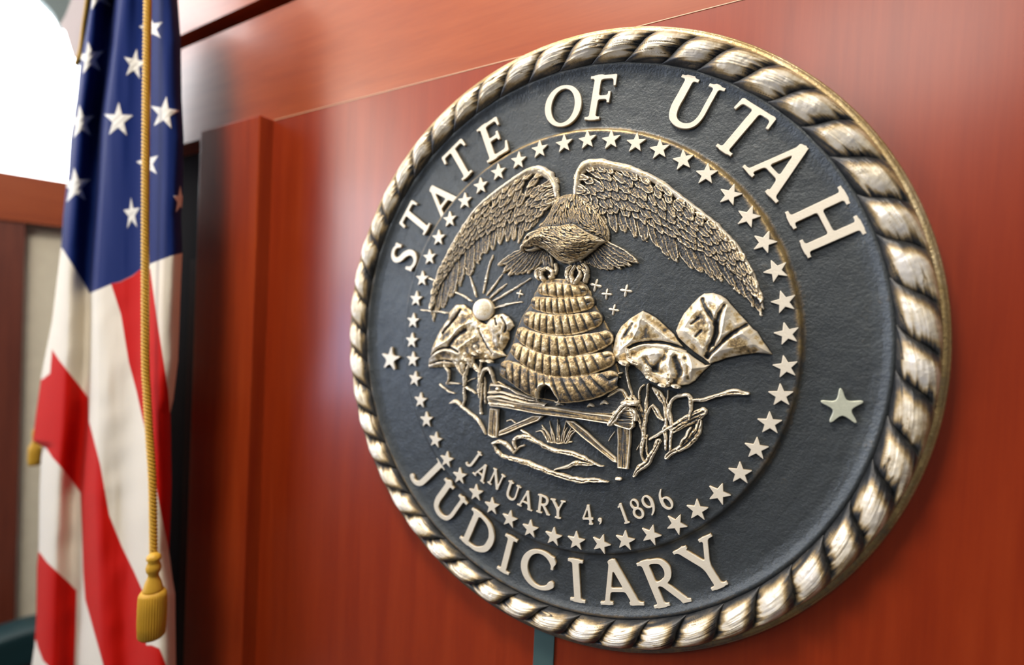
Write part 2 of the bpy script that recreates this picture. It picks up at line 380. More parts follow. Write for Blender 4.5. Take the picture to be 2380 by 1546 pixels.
GL = {
 'I': (.17, [('b', 0, 0, 0, 1, TK), ser(0, B0, .34), ser(0, B1, .34)]),
 'T': (.37, [('b', 0, 0, 0, .97, TK), ser(0, B0, .35), ('b', -.34, .965, .34, .965, .085), ('b', -.335, .985, -.365, .77, .075, .045), ('b', .335, .985, .365, .77, .075, .045)]),
 'E': (.28, [('b', -.17, 0, -.17, 1, TK), ser(-.20, B0, .26), ser(-.20, B1, .26), ('b', -.17, .965, .22, .965, .08), ('b', .215, .99, .235, .77, .075, .04),
             ('b', -.17, .52, .13, .52, .08), ('b', .14, .40, .14, .64, .05), ('b', -.17, .036, .24, .036, .085), ('b', .235, .01, .29, .26, .09, .04)]),
 'F': (.26, [('b', -.15, 0, -.15, 1, TK), ser(-.15, B0, .34), ser(-.19, B1, .26), ('b', -.15, .965, .24, .965, .08), ('b', .235, .99, .255, .76, .075, .04),
             ('b', -.15, .50, .15, .50, .08), ('b', .16, .38, .16, .63, .05)]),
 'A': (.45, [('b', -.01, .97, -.31, .03, .095), ('b', .0, 1.0, .33, .03, TK+.01), ('b', -.21, .33, .22, .33, .075), ser(-.32, B0, .28), ser(.35, B0, .30), ('b', -.05, .94, .03, 1.0, .06)]),
 'H': (.42, [('b', -.29, 0, -.29, 1, TK), ('b', .29, 0, .29, 1, TK), ('b', -.29, .52, .29, .52, .085), ser(-.29, B0, .34), ser(-.29, B1, .34), ser(.29, B0, .34), ser(.29, B1, .34)]),
 'N': (.44, [('b', -.29, 0, -.29, 1, TN), ('b', .29, .0, .29, 1, TN), ('b', -.31, .99, .29, .03, TK), ser(-.29, B0, .28), ser(-.35, B1, .22), ser(.29, B1, .28)]),
 'U': (.40, [('k', [(-.27, 1), (-.27, .62), (-.27, .34), (-.20, .13), (-.02, .045), (.17, .11), (.255, .30), (.26, .62), (.26, 1)], [TK/2, TK/2, TK/2, .068, .055, .05, TN/2, TN/2, TN/2]),
             ser(-.27, B1, .34), ser(.26, B1, .30)]),
 'O': (.44, [('e', 0, .5, .37, .455, TK+.01, .075, 0, 360, -12)]),
 'C': (.36, [('e', .06, .5, .37, .455, TK+.01, .08, 42, 322, 8), ('b', .335, .62, .335, .93, .05), ('b', .30, .22, .37, .30, .05)]),
 'D': (.42, [('b', -.24, 0, -.24, 1, TK), ser(-.28, B0, .26), ser(-.28, B1, .26), ('k', [(-.28, .96), (-.05, .965), (.18, .88), (.33, .68), (.355, .47), (.30, .24), (.13, .08), (-.05, .035), (-.28, .04)], [.04, .042, .055, .073, .078, .073, .055, .04, .04])]),
 'R': (.38, [('b', -.22, 0, -.22, 1, TK), ser(-.22, B0, .34), ser(-.26, B1, .26), ('k', [(-.26, .962), (-.05, .965), (.12, .92), (.20, .76), (.14, .58), (-.02, .49), (-.22, .48)], [.04, .042, .055, .072, .062, .045, .038]),
             ('b', -.03, .50, .29, .06, .125), ('b', .25, .045, .42, .03, .09, .05)]),
 'Y': (.40, [('b', -.30, .97, .0, .46, TK), ('b', .29, .97, .02, .46, TN), ('b', 0, .5, 0, .0, TK), ser(0, B0, .34), ser(-.30, B1, .30), ser(.29, B1, .28)]),
 'S': (.30, [('k', [(.21, .78), (.15, .90), (.02, .955), (-.13, .90), (-.185, .76), (-.10, .61), (.06, .50), (.175, .36), (.185, .20), (.09, .07), (-.05, .045), (-.17, .11), (-.23, .25)], [.028, .038, .045, .055, .065, .078, .08, .078, .065, .052, .045, .038, .028]),
             ('b', .225, .74, .225, .95, .045), ('b', -.24, .06, -.24, .28, .045)]),
 'J': (.24, [('k', [(.06, 1), (.06, .6), (.06, .2), (.045, -.02), (-.03, -.15), (-.15, -.20), (-.24, -.16)], [TK/2, TK/2, TK/2, .068, .055, .05, .065]), ser(.06, B1, .34)]),
 '4': (.33, [('b', .13, 0, .13, 1, .13), ('b', .13, .99, -.26, .31, .075), ('b', -.28, .29, .29, .29, .09), ser(.13, .025, .22, .05)]),
 '1': (.20, [('b', .0, 0, .0, 1, .125), ('b', -.17, .84, .02, .97, .07), ser(0, .025, .28, .05)]),
 '8': (.30, [('e', 0, .735, .17, .215, .11, .07, 0, 360, 20), ('e', 0, .27, .22, .24, .12, .075, 0, 360, -20)]),
 '9': (.30, [('e', 0, .66, .21, .275, .125, .07, 0, 360, 0), ('k', [(.21, .66), (.19, .42), (.08, .18), (-.10, .02)], [.062, .062, .05, .03])]),
 '6': (.30, [('e', 0, .31, .21, .275, .125, .07, 0, 360, 0), ('k', [(-.21, .31), (-.19, .55), (-.08, .80), (.10, .98)], [.062, .062, .05, .03])]),
 ',': (.12, [('k', [(0, .08), (.02, .07)], [.085, .085]), ('k', [(.05, .08), (.04, -.04), (-.04, -.13)], [.05, .04, .02])]),
}
def glyph_field(ch, n=210):
    hwid, prims = GL[ch]
    x = np.linspace(-.62, .62, int(n*1.24)); y = np.linspace(-.32, 1.12, int(n*1.44))
    X, Y = np.meshgrid(x, y, indexing='ij'); D = None
    for p in prims:
        if p[0] == 'b': d = g_box(X, Y, *p[1:])
        elif p[0] == 'k': d = g_brush(X, Y, p[1], p[2])
        else: d = g_ell(X, Y, *p[1:])
        if D is None: D = d
        else:
            k = .055; h = np.clip(.5+.5*(D-d)/k, 0, 1); D = D*(1-h)+d*h-k*h*(1-h)
    return x, y, D-.004
def contours(x, y, D):
    S = D < 0; nx, ny = D.shape; segs = {}
    ii, jj = np.where((S[:-1, :-1].astype(int)+S[1:, :-1]+S[1:, 1:]+S[:-1, 1:]) % 4 != 0)
    def ep(a, b):   # crossing on edge between lattice points a,b
        (i0, j0), (i1, j1) = a, b; d0, d1 = D[i0, j0], D[i1, j1]; t = d0/(d0-d1)
        return (x[i0]+(x[i1]-x[i0])*t, y[j0]+(y[j1]-y[j0])*t)
    P = {}
    for i, j in zip(ii, jj):
        cs = [(i, j), (i+1, j), (i+1, j+1), (i, j+1)]
        en = []
        for k in range(4):
            a, b = cs[k], cs[(k+1) % 4]
            if S[a] != S[b]:
                key = (a, b) if a < b else (b, a); P.setdefault(key, ep(*key)); en.append((key, bool(S[a])))
        # walk with the inside on the left
        outs = [k for k, s in en if s]; ins = [k for k, s in en if not s]
        for o_, i_ in zip(outs, ins): segs[o_] = i_
    loops = []
    while segs:
        k0 = next(iter(segs)); loop = []; k = k0
        while k in segs:
            loop.append(P[k]); k = segs.pop(k)
        if len(loop) > 8: loops.append(np.array(loop))
    return loops
def extruded(name, loops, ext, bev, mat, parent, face=.86, side=.30, dents=0.0):
    """closed outlines (local x right, y up) -> a solid, bevelled plate whose back lies at z=0"""
    cu = bpy.data.curves.new('outline', 'CURVE'); cu.dimensions = '2D'; cu.fill_mode = 'BOTH'
    cu.extrude = max(ext/2-bev, 1e-5); cu.bevel_depth = bev; cu.bevel_resolution = 1; cu.offset = -bev
    for L in loops:
        sp = cu.splines.new('POLY'); sp.points.add(len(L)-1)
        co = np.ones((len(L), 4)); co[:, :2] = L; co[:, 2] = 0
        sp.points.foreach_set('co', co.ravel()); sp.use_cyclic_u = True
    o = bpy.data.objects.new('tmp', cu); COL.objects.link(o)
    dg = bpy.context.evaluated_depsgraph_get()
    me = bpy.data.meshes.new_from_object(o.evaluated_get(dg)); bpy.data.objects.remove(o); bpy.data.curves.remove(cu)
    me.name = name; me.materials.clear()
    n = len(me.vertices); co = np.empty(n*3); me.vertices.foreach_get('co', co); co = co.reshape(-1, 3)
    z = co[:, 2]+ext/2
    new = np.stack([co[:, 0], -z, co[:, 1]], 1)
    me.vertices.foreach_set('co', new.ravel())
    a = me.attributes.new('wear_shade', 'FLOAT', 'POINT')
    wv = np.where(z > ext-bev*1.3, face, np.where(z > ext*.55, side+.12, side-.12))+.03*vnoise(co[:, 0], co[:, 1], .004, 31)  # rubbed faces; sides coloured darker to stand in for shade
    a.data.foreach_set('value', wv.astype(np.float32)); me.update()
    ob = bpy.data.objects.new(name, me); COL.objects.link(ob); me.materials.append(mat)
    if parent: ob.parent = parent
    return ob
GC = {}
def letter(ch, px, py, cap, up_out, h, thick, name='letter', parent=SEAL, turn=0, wsc=1.0):
    if ch not in GC: GC[ch] = contours(*glyph_field(ch))
    x, z = back(px, py, h+thick); x = float(x); z = float(z)
    a = math.atan2(z-OZ, x)
    rot = a-math.pi/2 if up_out else a+math.pi/2
    rot += math.radians(turn)
    loops = [(L-np.array([0, .5]))*cap*np.array([wsc, 1]) for L in GC[ch]]
    if cap < .04: loops = [L[::2] for L in loops]
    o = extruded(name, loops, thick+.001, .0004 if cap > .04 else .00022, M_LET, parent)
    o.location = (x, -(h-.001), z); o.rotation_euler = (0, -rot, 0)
    return o
CAP = .134*R
for ch, px, py, ws in [('S', 938, 597, 1.08), ('T', 967, 513, 1.05), ('A', 1024, 463, 1.0), ('T', 1067, 377, 1.05), ('E', 1146, 323, 1.12), ('O', 1308, 246, 1.08), ('F', 1398, 226, 1.08),
                   ('U', 1608, 243, 1.18), ('T', 1722, 302, 1.10), ('A', 1815, 385, 1.06), ('H', 1916, 517, 1.09)]:
    tag(letter(ch, px, py, CAP*1.02, True, FB, .0062, wsc=ws), 'raised letter ' + ch)
for ch, px, py, ws in [('J', 999, 1096, 1.15), ('U', 1040, 1171, 1.14), ('D', 1112, 1240, 1.13), ('I', 1178, 1289.5, 1.08), ('C', 1248, 1323, 1.20), ('I', 1339.5, 1350.5, 1.12),
                   ('A', 1432, 1355, 1.10), ('R', 1540, 1354, 1.08), ('Y', 1640, 1314, 1.09)]:
    tag(letter(ch, px, py, CAP*1.0, False, FB, .0062, wsc=ws), 'raised letter ' + ch)
for ch, px, py in [('J', 1103, 1066), ('A', 1119, 1097), ('N', 1153, 1115), ('U', 1191, 1144), ('A', 1222, 1162), ('R', 1263, 1174), ('Y', 1296.5, 1184),
                   ('4', 1364.6, 1197), (',', 1389, 1190), ('1', 1449, 1194), ('8', 1479, 1183), ('9', 1508, 1174), ('6', 1545, 1162)]:
    tag(letter(ch, px, py, .0605*R, False, FM, .004, name='letter' if ch.isalpha() else ('comma' if ch == ',' else 'numeral'), wsc=1.02), ('small raised letter ' if ch.isalpha() else 'small raised mark ') + ch)

# -- stars
def star_loop(r, inner=.42, rnd=.06, n=5, rot=90):
    p = []
    for k in range(n):
        a = math.radians(rot+k*360/n); b = math.radians(rot+(k+.5)*360/n)
        for da in (-.035, .035): p.append((r*(1-rnd*.4)*math.cos(a+da*rnd*14), r*(1-rnd*.4)*math.sin(a+da*rnd*14)))
        p.append((r*inner*math.cos(b), r*inner*math.sin(b)))
    return np.array(p)
RS = """1311 334 1365 325 1420 325 1478 332 1533 347 1588 372 1642 405 1697 453 1739 504 1777 563 1804 629 1822 702 1829 776 1826 853 1815 919 1789 984 1758 1043 1720 1100 1671 1148 1621 1186 1572 1219 1513 1244 1453 1257 1397 1265 1339 1258 1286 1248 1232 1230 1184 1207 1143 1177 1106 1146 1068 1107 1038 1069 1012 1023 991 976 977 931 964 881 959 836 957 792 960 746 967 695 981 648 998 598 1019 553 1045 510 1080 467 1117 432 1158 400 1205 373 1254 347"""
RS = np.array(RS.split(), float).reshape(-1, 2)
TURN = {7: -18, 8: -18, 9: -18, 10: 26, 11: 18, 12: 16, 13: 13, 14: 6, 15: 4, 18: -14, 19: 6, 20: -18, 21: -8, 23: -10}
for k, (px, py) in enumerate(RS):
    x, z = back(px, py, FM+.004)
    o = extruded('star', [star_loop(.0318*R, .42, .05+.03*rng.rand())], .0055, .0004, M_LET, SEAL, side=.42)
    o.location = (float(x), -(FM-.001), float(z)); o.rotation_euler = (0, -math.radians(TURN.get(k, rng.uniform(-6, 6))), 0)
for px, py, r, m, tn in [(907, 835, .047, M_LET, -4), (1957, 947, .046, M_PEWTER, 6)]:
    x, z = back(px, py, FB+.006)
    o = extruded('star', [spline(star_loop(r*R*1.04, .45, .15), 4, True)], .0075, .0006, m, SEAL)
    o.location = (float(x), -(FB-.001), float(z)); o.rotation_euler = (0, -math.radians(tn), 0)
    tag(o, 'larger separate star beside the lettering')

# -- relief figures --------------------------------------------------------
def r_m(r): return float(np.max(r))
class Relief:
    def __init__(s, P, res=.0005, pad=.004):
        P = np.asarray(P); lo = P.min(0)-pad; hi = P.max(0)+pad
        s.x = np.arange(lo[0], hi[0], res); s.z = np.arange(lo[1], hi[1], res); s.res = res
        s.X, s.Z = np.meshgrid(s.x, s.z, indexing='ij'); s.H = np.full(s.X.shape, FM-.003); s.on = np.zeros(s.X.shape, bool)
    def win(s, P, m):
        P = np.asarray(P); lo = P.min(0)-m; hi = P.max(0)+m
        i0, i1 = np.searchsorted(s.x, [lo[0], hi[0]]); j0, j1 = np.searchsorted(s.z, [lo[1], hi[1]])
        return (slice(i0, i1), slice(j0, j1))
    def paint(s, W, sd, h, mode='replace', skirt=.0012):
        H = s.H[W]; on = s.on[W]
        k = np.clip((sd+skirt*.5)/skirt, 0, 1)
        he = h*(1-k)+(FM-.003)*k
        m = sd < skirt*.5
        if mode == 'replace':
            inn = sd < -skirt*.35
            new = np.where(m, np.where(inn & on | (he > H), he, H), H)
        else: new = np.where(m, np.maximum(he, H), H)
        s.H[W] = new; s.on[W] = on | m
    def stroke(s, p, r, top, n=6, noise=.0003, round_=True, groove=0, seed=0, sm=True, mode='max'):
        q = spline(p, n) if sm and len(p) > 2 else np.asarray(p, float)
        rm = float(np.max(r)); W = s.win(q, rm+.003); X, Z = s.X[W], s.Z[W]
        if X.size == 0: return
        X = X+.0006*vnoise(X, Z, .006, seed+60); Z = Z+.0006*vnoise(X, Z, .006, seed+61)
        d, t = sd_path(X, Z, q, 0.0)
        n_ = len(q); tt_ = np.linspace(0, 1, n_); qx = np.interp(t, tt_, q[:, 0]); qz = np.interp(t, tt_, q[:, 1]); g_ = np.gradient(q, axis=0)
        sg = np.sign((X-qx)*-np.interp(t, tt_, g_[:, 1])+(Z-qz)*np.interp(t, tt_, g_[:, 0])); Ln = np.sum(np.hypot(*np.diff(q, axis=0).T))
        rr = np.interp(t, np.linspace(0, 1, np.size(r)), np.atleast_1d(r))*(1+.22*vnoise(t*Ln/.011+seed*3.3, sg*.7, 1.0, seed+63)); sd = d-rr
        u = np.clip(d/rr, 0, 1); tp = np.interp(t, np.linspace(0, 1, np.size(top)), np.atleast_1d(top))
        h = FM+tp*(np.sqrt(1-u**2)*.75+.25 if round_ else (1-.15*u**4))
        if groove: h = h-groove*np.exp(-(u/.28)**2)
        h = h+noise*1.2*vnoise(X, Z, .0022, seed+62)+(noise*1.9 if r_m(r) > .0012 else 0)*vnoise(sg*d, t*Ln*.13, .0011, seed+64)
        s.paint(W, sd, h, mode)
    def poly(s, p, fn, mode='replace', skirt=.0014):
        W = s.win(p, .004); X, Z = s.X[W], s.Z[W]; sd = sd_poly(X, Z, p)
        s.paint(W, sd, fn(X, Z, sd), mode, skirt)
    def feather(s, a, b, wid, hb, rise=.0016, seed=0, ridge=.0011, taper=.55):
        a = np.asarray(a, float); b = np.asarray(b, float); L = np.hypot(*(b-a))+1e-9; u_ = (b-a)/L; n_ = np.array([-u_[1], u_[0]])
        W = s.win([a, b], wid+.002); X, Z = s.X[W], s.Z[W]
        if X.size == 0: return
        u = ((X-a[0])*u_[0]+(Z-a[1])*u_[1])/L; v = (X-a[0])*n_[0]+(Z-a[1])*n_[1]
        v = v+.00075*vnoise(X, Z, .0045, 71)+.0004*vnoise(X, Z, .0018, 72); u = u+.06*vnoise(X, Z, .004, 73)
        bend = .05*L*math.sin(seed*1.7); v = v-bend*(u*(1-u))*4*.5
        uc = np.clip(u, 0, 1)
        ww = wid*np.clip(uc+.30, 0, 1)**.5*np.clip(1-np.clip((uc-taper*.6)/(1-taper*.6), 0, 1)**1.9, 0, 1)**.72
        ww = np.where((u < -.02) | (u > 1), 1e-4, ww)
        sd = np.abs(v)-ww; sd = np.where(u < 0, np.maximum(sd, -u*L), sd); sd = np.where(u > 1, np.maximum(sd, (u-1)*L), sd)
        k = np.clip(np.abs(v)/np.maximum(ww, 1e-4), 0, 1)
        h = FM+hb+rise*uc+ridge*np.exp(-((k-.86)/.13)**2)*(.6+.5*uc)+ridge*.75*np.exp(-(v/.0006)**2)*(1-.5*uc)-ridge*.4
        h = h+.00035*vnoise(v, u*L*.16, .0009, 74+seed % 3)+.0003*vnoise(X, Z, .0013, 70)
        m = sd < 0
        H = s.H[W]; e = sd > -.0005
        s.H[W] = np.where(m, np.where(e, np.maximum(H, h-.0006), h), H); s.on[W] |= m
    def build(s, name, parent, mat=M_PAT, gain=1.0, base=.30, hk=8.0, bias=None, r1=.0016, r2=.005, g1=420, g2=110):
        on = s.on.copy()
        for _ in range(2):
            g = on.copy(); g[1:] |= on[:-1]; g[:-1] |= on[1:]; g[:, 1:] |= on[:, :-1]; g[:, :-1] |= on[:, 1:]; on = g
        Hs = np.where(s.on, s.H, FM-.0008)
        Hs2 = boxblur(Hs, 1)*.5+Hs*.5
        lo = np.where(s.on, Hs, FM)
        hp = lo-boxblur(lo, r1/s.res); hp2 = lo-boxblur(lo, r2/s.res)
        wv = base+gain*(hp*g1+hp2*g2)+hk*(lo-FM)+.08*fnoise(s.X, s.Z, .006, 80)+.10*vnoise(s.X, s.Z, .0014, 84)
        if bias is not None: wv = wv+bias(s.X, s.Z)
        s.H = np.where(s.on, Hs2, FM-.003)
        # open out the silhouette: lattice points outside sink into the field
        return put(name, s.X, s.Z, s.H, on, mat, np.clip(wv, 0, 1), parent)

C1 = (3.681, 980, 340); C2 = (3.680, 1300, 340); C3 = (2.973, 960, 620); C4 = (3.092, 1340, 640); C5 = (5.52, 1350, 850); C6 = (5.725, 960, 780)
def Q(crop, lst, h=.006): return pts(lst, *crop, h=FM+h)
def rs(p, n):
    """resample a polyline to n points"""
    p = np.asarray(p); d = np.r_[0, np.cumsum(np.hypot(*np.diff(p, axis=0).T))]; t = np.linspace(0, d[-1], n)
    return np.stack([np.interp(t, d, p[:, 0]), np.interp(t, d, p[:, 1])], 1)
rr_ = random.Random(5)

# -- eagle
EAGLE = empty('eagle', (0, 0, 0)); EAGLE.parent = SEAL
def wing(name, crop, lead, roots, tips, rows, body, lead_r, mirror=1):
    lead = spline(Q(crop, lead, .007), 8); roots_ = Q(crop, roots, .004); tips_ = Q(crop, tips, .004)
    r = Relief(np.vstack([lead, tips_, roots_]), .0005)
    n = len(tips_)
    # backing skin under the coverts
    bd = Q(crop, body, .004)
    back_ = np.vstack([rs(lead, 40), (roots_*.55+tips_*.45)[::-1], bd])
    r.poly(back_, lambda X, Z, sd: FM+.0025*sstep(.0, -.004, sd)+0*X)
    # long flight feathers: tips listed from the body outwards, interleaved underlay first
    order = list(range(n))
    for i in order:
        a, b = roots_[i], tips_[i]; w_ = .5*np.hypot(*(tips_[min(i+1, n-1)]-tips_[max(i-1, 0)]))*.5
        a2 = a+(a-b)*.45
        r.feather(a2, b, max(.0046, w_*.92), .0020+.0008*(i % 2), seed=i, rise=.0018, taper=.85, ridge=.0012)
    # coverts
    R1 = roots_+(tips_-roots_)*.0
    ld = lead
    for ri, (fr, cnt, ln, wd) in enumerate(rows):
        A = rs(R1, 60); B = rs(ld, 60)
        for k in range(cnt):
            t = (k+.5*(ri % 2)+rr_.uniform(-.2, .2))/cnt; t = min(max(t, 0.005), .995); i = int(t*59)
            p = A[i]*(1-fr)+B[i]*fr
            j = min(int(t*(n-1)), n-2); q = t*(n-1)-j
            d0 = (tips_-roots_)[j]*(1-q)+(tips_-roots_)[j+1]*q; d0 = d0/np.hypot(*d0)
            tg = B[min(i+2, 59)]-B[max(i-2, 0)]; tg = tg/np.hypot(*tg)
            if i > 8: pass
            mixf = .12+.34*fr+.28*t
            d = d0*(1-mixf)+tg*mixf; d = d/np.hypot(*d); an = rr_.uniform(-.14, .14)
            d = np.array([d[0]*math.cos(an)-d[1]*math.sin(an), d[0]*math.sin(an)+d[1]*math.cos(an)])
            L = ln*rr_.uniform(.8, 1.2)*(1.30-.6*t)
            r.feather(p-d*L*.45, p+d*L*.55, wd*1.18*rr_.uniform(.85, 1.15)*(1.22-.5*t), .0034+.0009*ri+.0003*rr_.random(), seed=ri*31+k, rise=.0026, ridge=.0012)
    e = Relief(lead, .0005, pad=.012); e.edge_clean = True
    e.stroke(lead, lead_r, [.0100, .0125, .0115, .0098, .0085, .0072, .0058], sm=False, noise=.00012, mode='max')
    e.build('leading_edge', EAGLE, gain=.8, base=.40, hk=9)
    return r
rw = wing('wing', C2, [(140, 400), (150, 300), (185, 205), (255, 150), (390, 158), (560, 190), (720, 245), (860, 310), (1000, 410), (1150, 520), (1300, 635), (1440, 775), (1550, 905), (1640, 1065), (1710, 1230), (1745, 1390)],
     [(330, 520), (420, 530), (500, 540), (590, 560), (690, 600), (780, 650), (850, 700), (930, 740), (1010, 790), (1090, 830), (1180, 870), (1260, 900), (1340, 950), (1420, 1000), (1500, 1060), (1570, 1130), (1640, 1210)],
     [(400, 705), (480, 745), (566, 750), (655, 775), (738, 820), (852, 872), (932, 955), (1010, 998), (1132, 1050), (1222, 1095), (1322, 1138), (1392, 1162), (1492, 1218), (1545, 1270), (1600, 1300), (1665, 1375), (1728, 1450)],
     [(.06, 24, .0200, .0050), (.22, 24, .023, .0052), (.40, 23, .023, .0052), (.58, 22, .023, .0052), (.76, 21, .022, .0050), (.92, 20, .020, .0046)],
     [(400, 690), (330, 560), (250, 480), (160, 420)], [.0044, .0078, .0066, .0046, .0032, .0024, .0016])
rw.build('wing', EAGLE, gain=1.15, base=.27, hk=9, r1=.0013, g1=620, g2=70)
lw = wing('wing', C1, [(1150, 425), (1140, 340), (1105, 262), (1040, 210), (965, 198), (880, 228), (780, 292), (640, 392), (500, 505), (405, 615), (320, 745), (250, 860), (185, 985), (130, 1105), (98, 1215), (78, 1350), (72, 1440)],
     [(1010, 560), (940, 600), (880, 620), (800, 630), (740, 640), (680, 650), (620, 690), (560, 720), (480, 770), (410, 840), (345, 900), (285, 970), (225, 1060), (165, 1140), (120, 1230)],
     [(940, 690), (880, 740), (825, 822), (780, 818), (722, 822), (655, 852), (600, 892), (540, 935), (470, 1006), (400, 1126), (318, 1196), (250, 1292), (170, 1390), (125, 1440), (95, 1500)],
     [(.06, 22, .0195, .0048), (.22, 22, .022, .0050), (.40, 21, .022, .0050), (.58, 20, .022, .0050), (.76, 19, .021, .0048), (.92, 18, .019, .0042)],
     [(1000, 640), (1080, 560), (1120, 450)], [.0042, .0072, .0060, .0040, .0028, .0020, .0014])
lw.build('wing', EAGLE, gain=1.15, base=.31, hk=9, r1=.0013, g1=620, g2=70)
# tail feathers either side
for (rt, tp) in [([(1060, 900), (1045, 905), (1030, 905), (1010, 903), (985, 900), (960, 898), (930, 895), (900, 893), (870, 895)], [(1040, 985), (1000, 1010), (955, 1055), (905, 1085), (855, 1098), (800, 1105), (745, 1110), (700, 1080), (655, 1022)]),
                 ([(1400, 950), (1420, 935), (1445, 920), (1465, 905), (1485, 890), (1505, 875), (1525, 862), (1545, 845), (1570, 830)], [(1425, 1010), (1480, 1035), (1535, 1052), (1590, 1060), (1645, 1058), (1695, 1045), (1745, 1035), (1795, 1022), (1852, 1000)])]:
    A_ = Q(C1, rt, .005); B_ = Q(C1, tp, .004); tl = Relief(np.vstack([A_, B_]), .0005, pad=.012)
    for i in range(len(A_)): tl.feather(A_[i]*1.1-B_[i]*.1, B_[i], .0052+.0016*(i > 2), .0025+.0005*i, seed=i+3, rise=.001, taper=.7)
    tl.build('tail_feathers', EAGLE, gain=1.1, base=.24, hk=8, r1=.0011, g1=620, g2=30)
# body with head, and its small overlapping feathers
bp = Q(C1, [(1105, 470), (1165, 425), (1240, 398), (1320, 402), (1400, 470), (1470, 535), (1530, 600), (1580, 680), (1598, 750), (1588, 805), (1520, 850), (1440, 915), (1370, 965), (1300, 1000), (1235, 1005), (1165, 985), (1105, 935), (1062, 895),
            (1015, 872), (960, 884), (905, 893), (868, 885), (852, 868), (856, 838), (872, 800), (905, 755), (950, 722), (985, 700), (980, 670), (1020, 640), (1060, 590), (1090, 530)], .012)
bs = spline(bp, 4, True)
bd = Relief(bs, .00045)
hc = Q(C1, [(1250, 560), (1400, 640), (1480, 720)], .012); br = Q(C1, [(930, 800), (1050, 775), (1200, 800), (1340, 850), (1450, 800)], .018)
hb_ = spline(Q(C1, [(850, 868), (858, 815), (900, 755), (975, 706), (1060, 688), (1180, 684), (1290, 664), (1350, 690), (1440, 745), (1540, 790), (1560, 820), (1500, 862), (1400, 938), (1310, 996), (1235, 1004), (1165, 985), (1105, 937), (1062, 897), (1015, 874), (960, 886), (905, 893), (868, 886)], .016), 4, True)
def bodyh(X, Z, sd):
    h = FM+.003+.0115*np.sqrt(np.clip(-sd/.022, 0, 1))
    s2 = sd_poly(X, Z, hb_)
    return h+.0030*sstep(.0006, -.0012, s2)+.0125*np.sqrt(np.clip(-s2/.019, 0, 1))
bd.poly(bs, bodyh, skirt=.002)
base_h = bd.H.copy(); base_on = bd.on.copy()
# direction field for the plumage
G = [((1250, 440), (.1, 1.)), ((1150, 500), (-.5, 1)), ((1400, 520), (.45, 1)), ((1500, 620), (.5, 1)), ((1560, 740), (.15, 1)), ((1300, 600), (.3, 1)), ((1100, 620), (-.3, 1)), ((1000, 730), (-1, .35)), ((930, 770), (-1, .8)),
     ((1100, 760), (1, .25)), ((1200, 830), (1, .45)), ((1300, 900), (1, .1)), ((1400, 860), (1, -.5)), ((1350, 740), (.9, .3)), ((1480, 780), (.7, -.3)), ((1150, 930), (1, .7)), ((1250, 980), (1, .1)), ((1000, 830), (1, .3))]
gp = Q(C1, [g[0] for g in G], .014); gq = Q(C1, [(g[0][0]+g[1][0]*30, g[0][1]+g[1][1]*30) for g in G], .014); gd = gq-gp; gd /= np.hypot(*gd.T)[:, None]
eye = Q(C1, [(915, 785)], .02)[0]
cand = []
for _ in range(1250):
    p = np.array([rr_.uniform(bs[:, 0].min(), bs[:, 0].max()), rr_.uniform(bs[:, 1].min(), bs[:, 1].max())])
    i = np.searchsorted(bd.x, p[0]); j = np.searchsorted(bd.z, p[1])
    if i >= len(bd.x) or j >= len(bd.z) or not base_on[i, j]: continue
    if np.hypot(*(p-eye)) < .006: continue
    wgt = 1/(np.sum((gp-p)**2, 1)+2e-5)**1.5; d = (gd*wgt[:, None]).sum(0); d /= np.hypot(*d)
    cand.append((p, d, base_h[i, j]))
for k, (p, d, hh) in enumerate(cand):
    L = rr_.uniform(.0065, .0125); wd = rr_.uniform(.0012, .0022)
    q = p+np.array([-d[1], d[0]])*rr_.uniform(-.0012, .0012)
    path = np.array([p-d*L*.5, q, p+d*L*.5])
    W = bd.win(path, .003); X_, Z_ = bd.X[W], bd.Z[W]
    if X_.size == 0: continue
    dd, t = sd_path(X_, Z_, spline(path, 3), 0.0); r_ = wd*np.sin(np.pi*np.clip(t*.85+.12, 0, 1))
    m = (dd < r_) & base_on[W]
    new = base_h[W]+.0010+.0013*(1-(dd/np.maximum(r_, 1e-5))**2)*(.5+t)
    bd.H[W] = np.where(m, np.maximum(new, bd.H[W]*1.0-.0004), bd.H[W])
# beak, brow, eye
for p, r_, hh in [([(1010, 728), (960, 742), (918, 768), (890, 800)], [.0030, .0046, .0046, .0030], .0238), ([(930, 846), (898, 838), (872, 848), (858, 868), (858, 896)], [.0040, .0048, .0042, .0030, .0012], .0225),
                  ([(985, 752), (945, 768), (912, 772)], [.0010, .0018, .0012], .0262), ([(985, 872), (935, 884), (888, 890)], [.0010, .0018, .0012], .0195)]:
    bd.stroke(Q(C1, p, .018), r_, hh, noise=.00015)
mo = spline(Q(C1, [(955, 858), (915, 868), (880, 866)], .018), 4); dm_, _t = sd_path(bd.X, bd.Z, mo, 0.0); bd.H -= np.where(bd.on, .0030*np.exp(-(dm_/.0013)**2), 0)
d_ = np.hypot(bd.X-eye[0], bd.Z-eye[1]); bd.H -= np.where(bd.on, .0034*np.exp(-(d_/.0028)**2), 0); bd.H += np.where(bd.on, .0022*np.exp(-(d_/.0011)**2), 0)
bd.build('body', EAGLE, gain=1.1, base=.29, hk=5, r1=.0012, g1=520, g2=60)
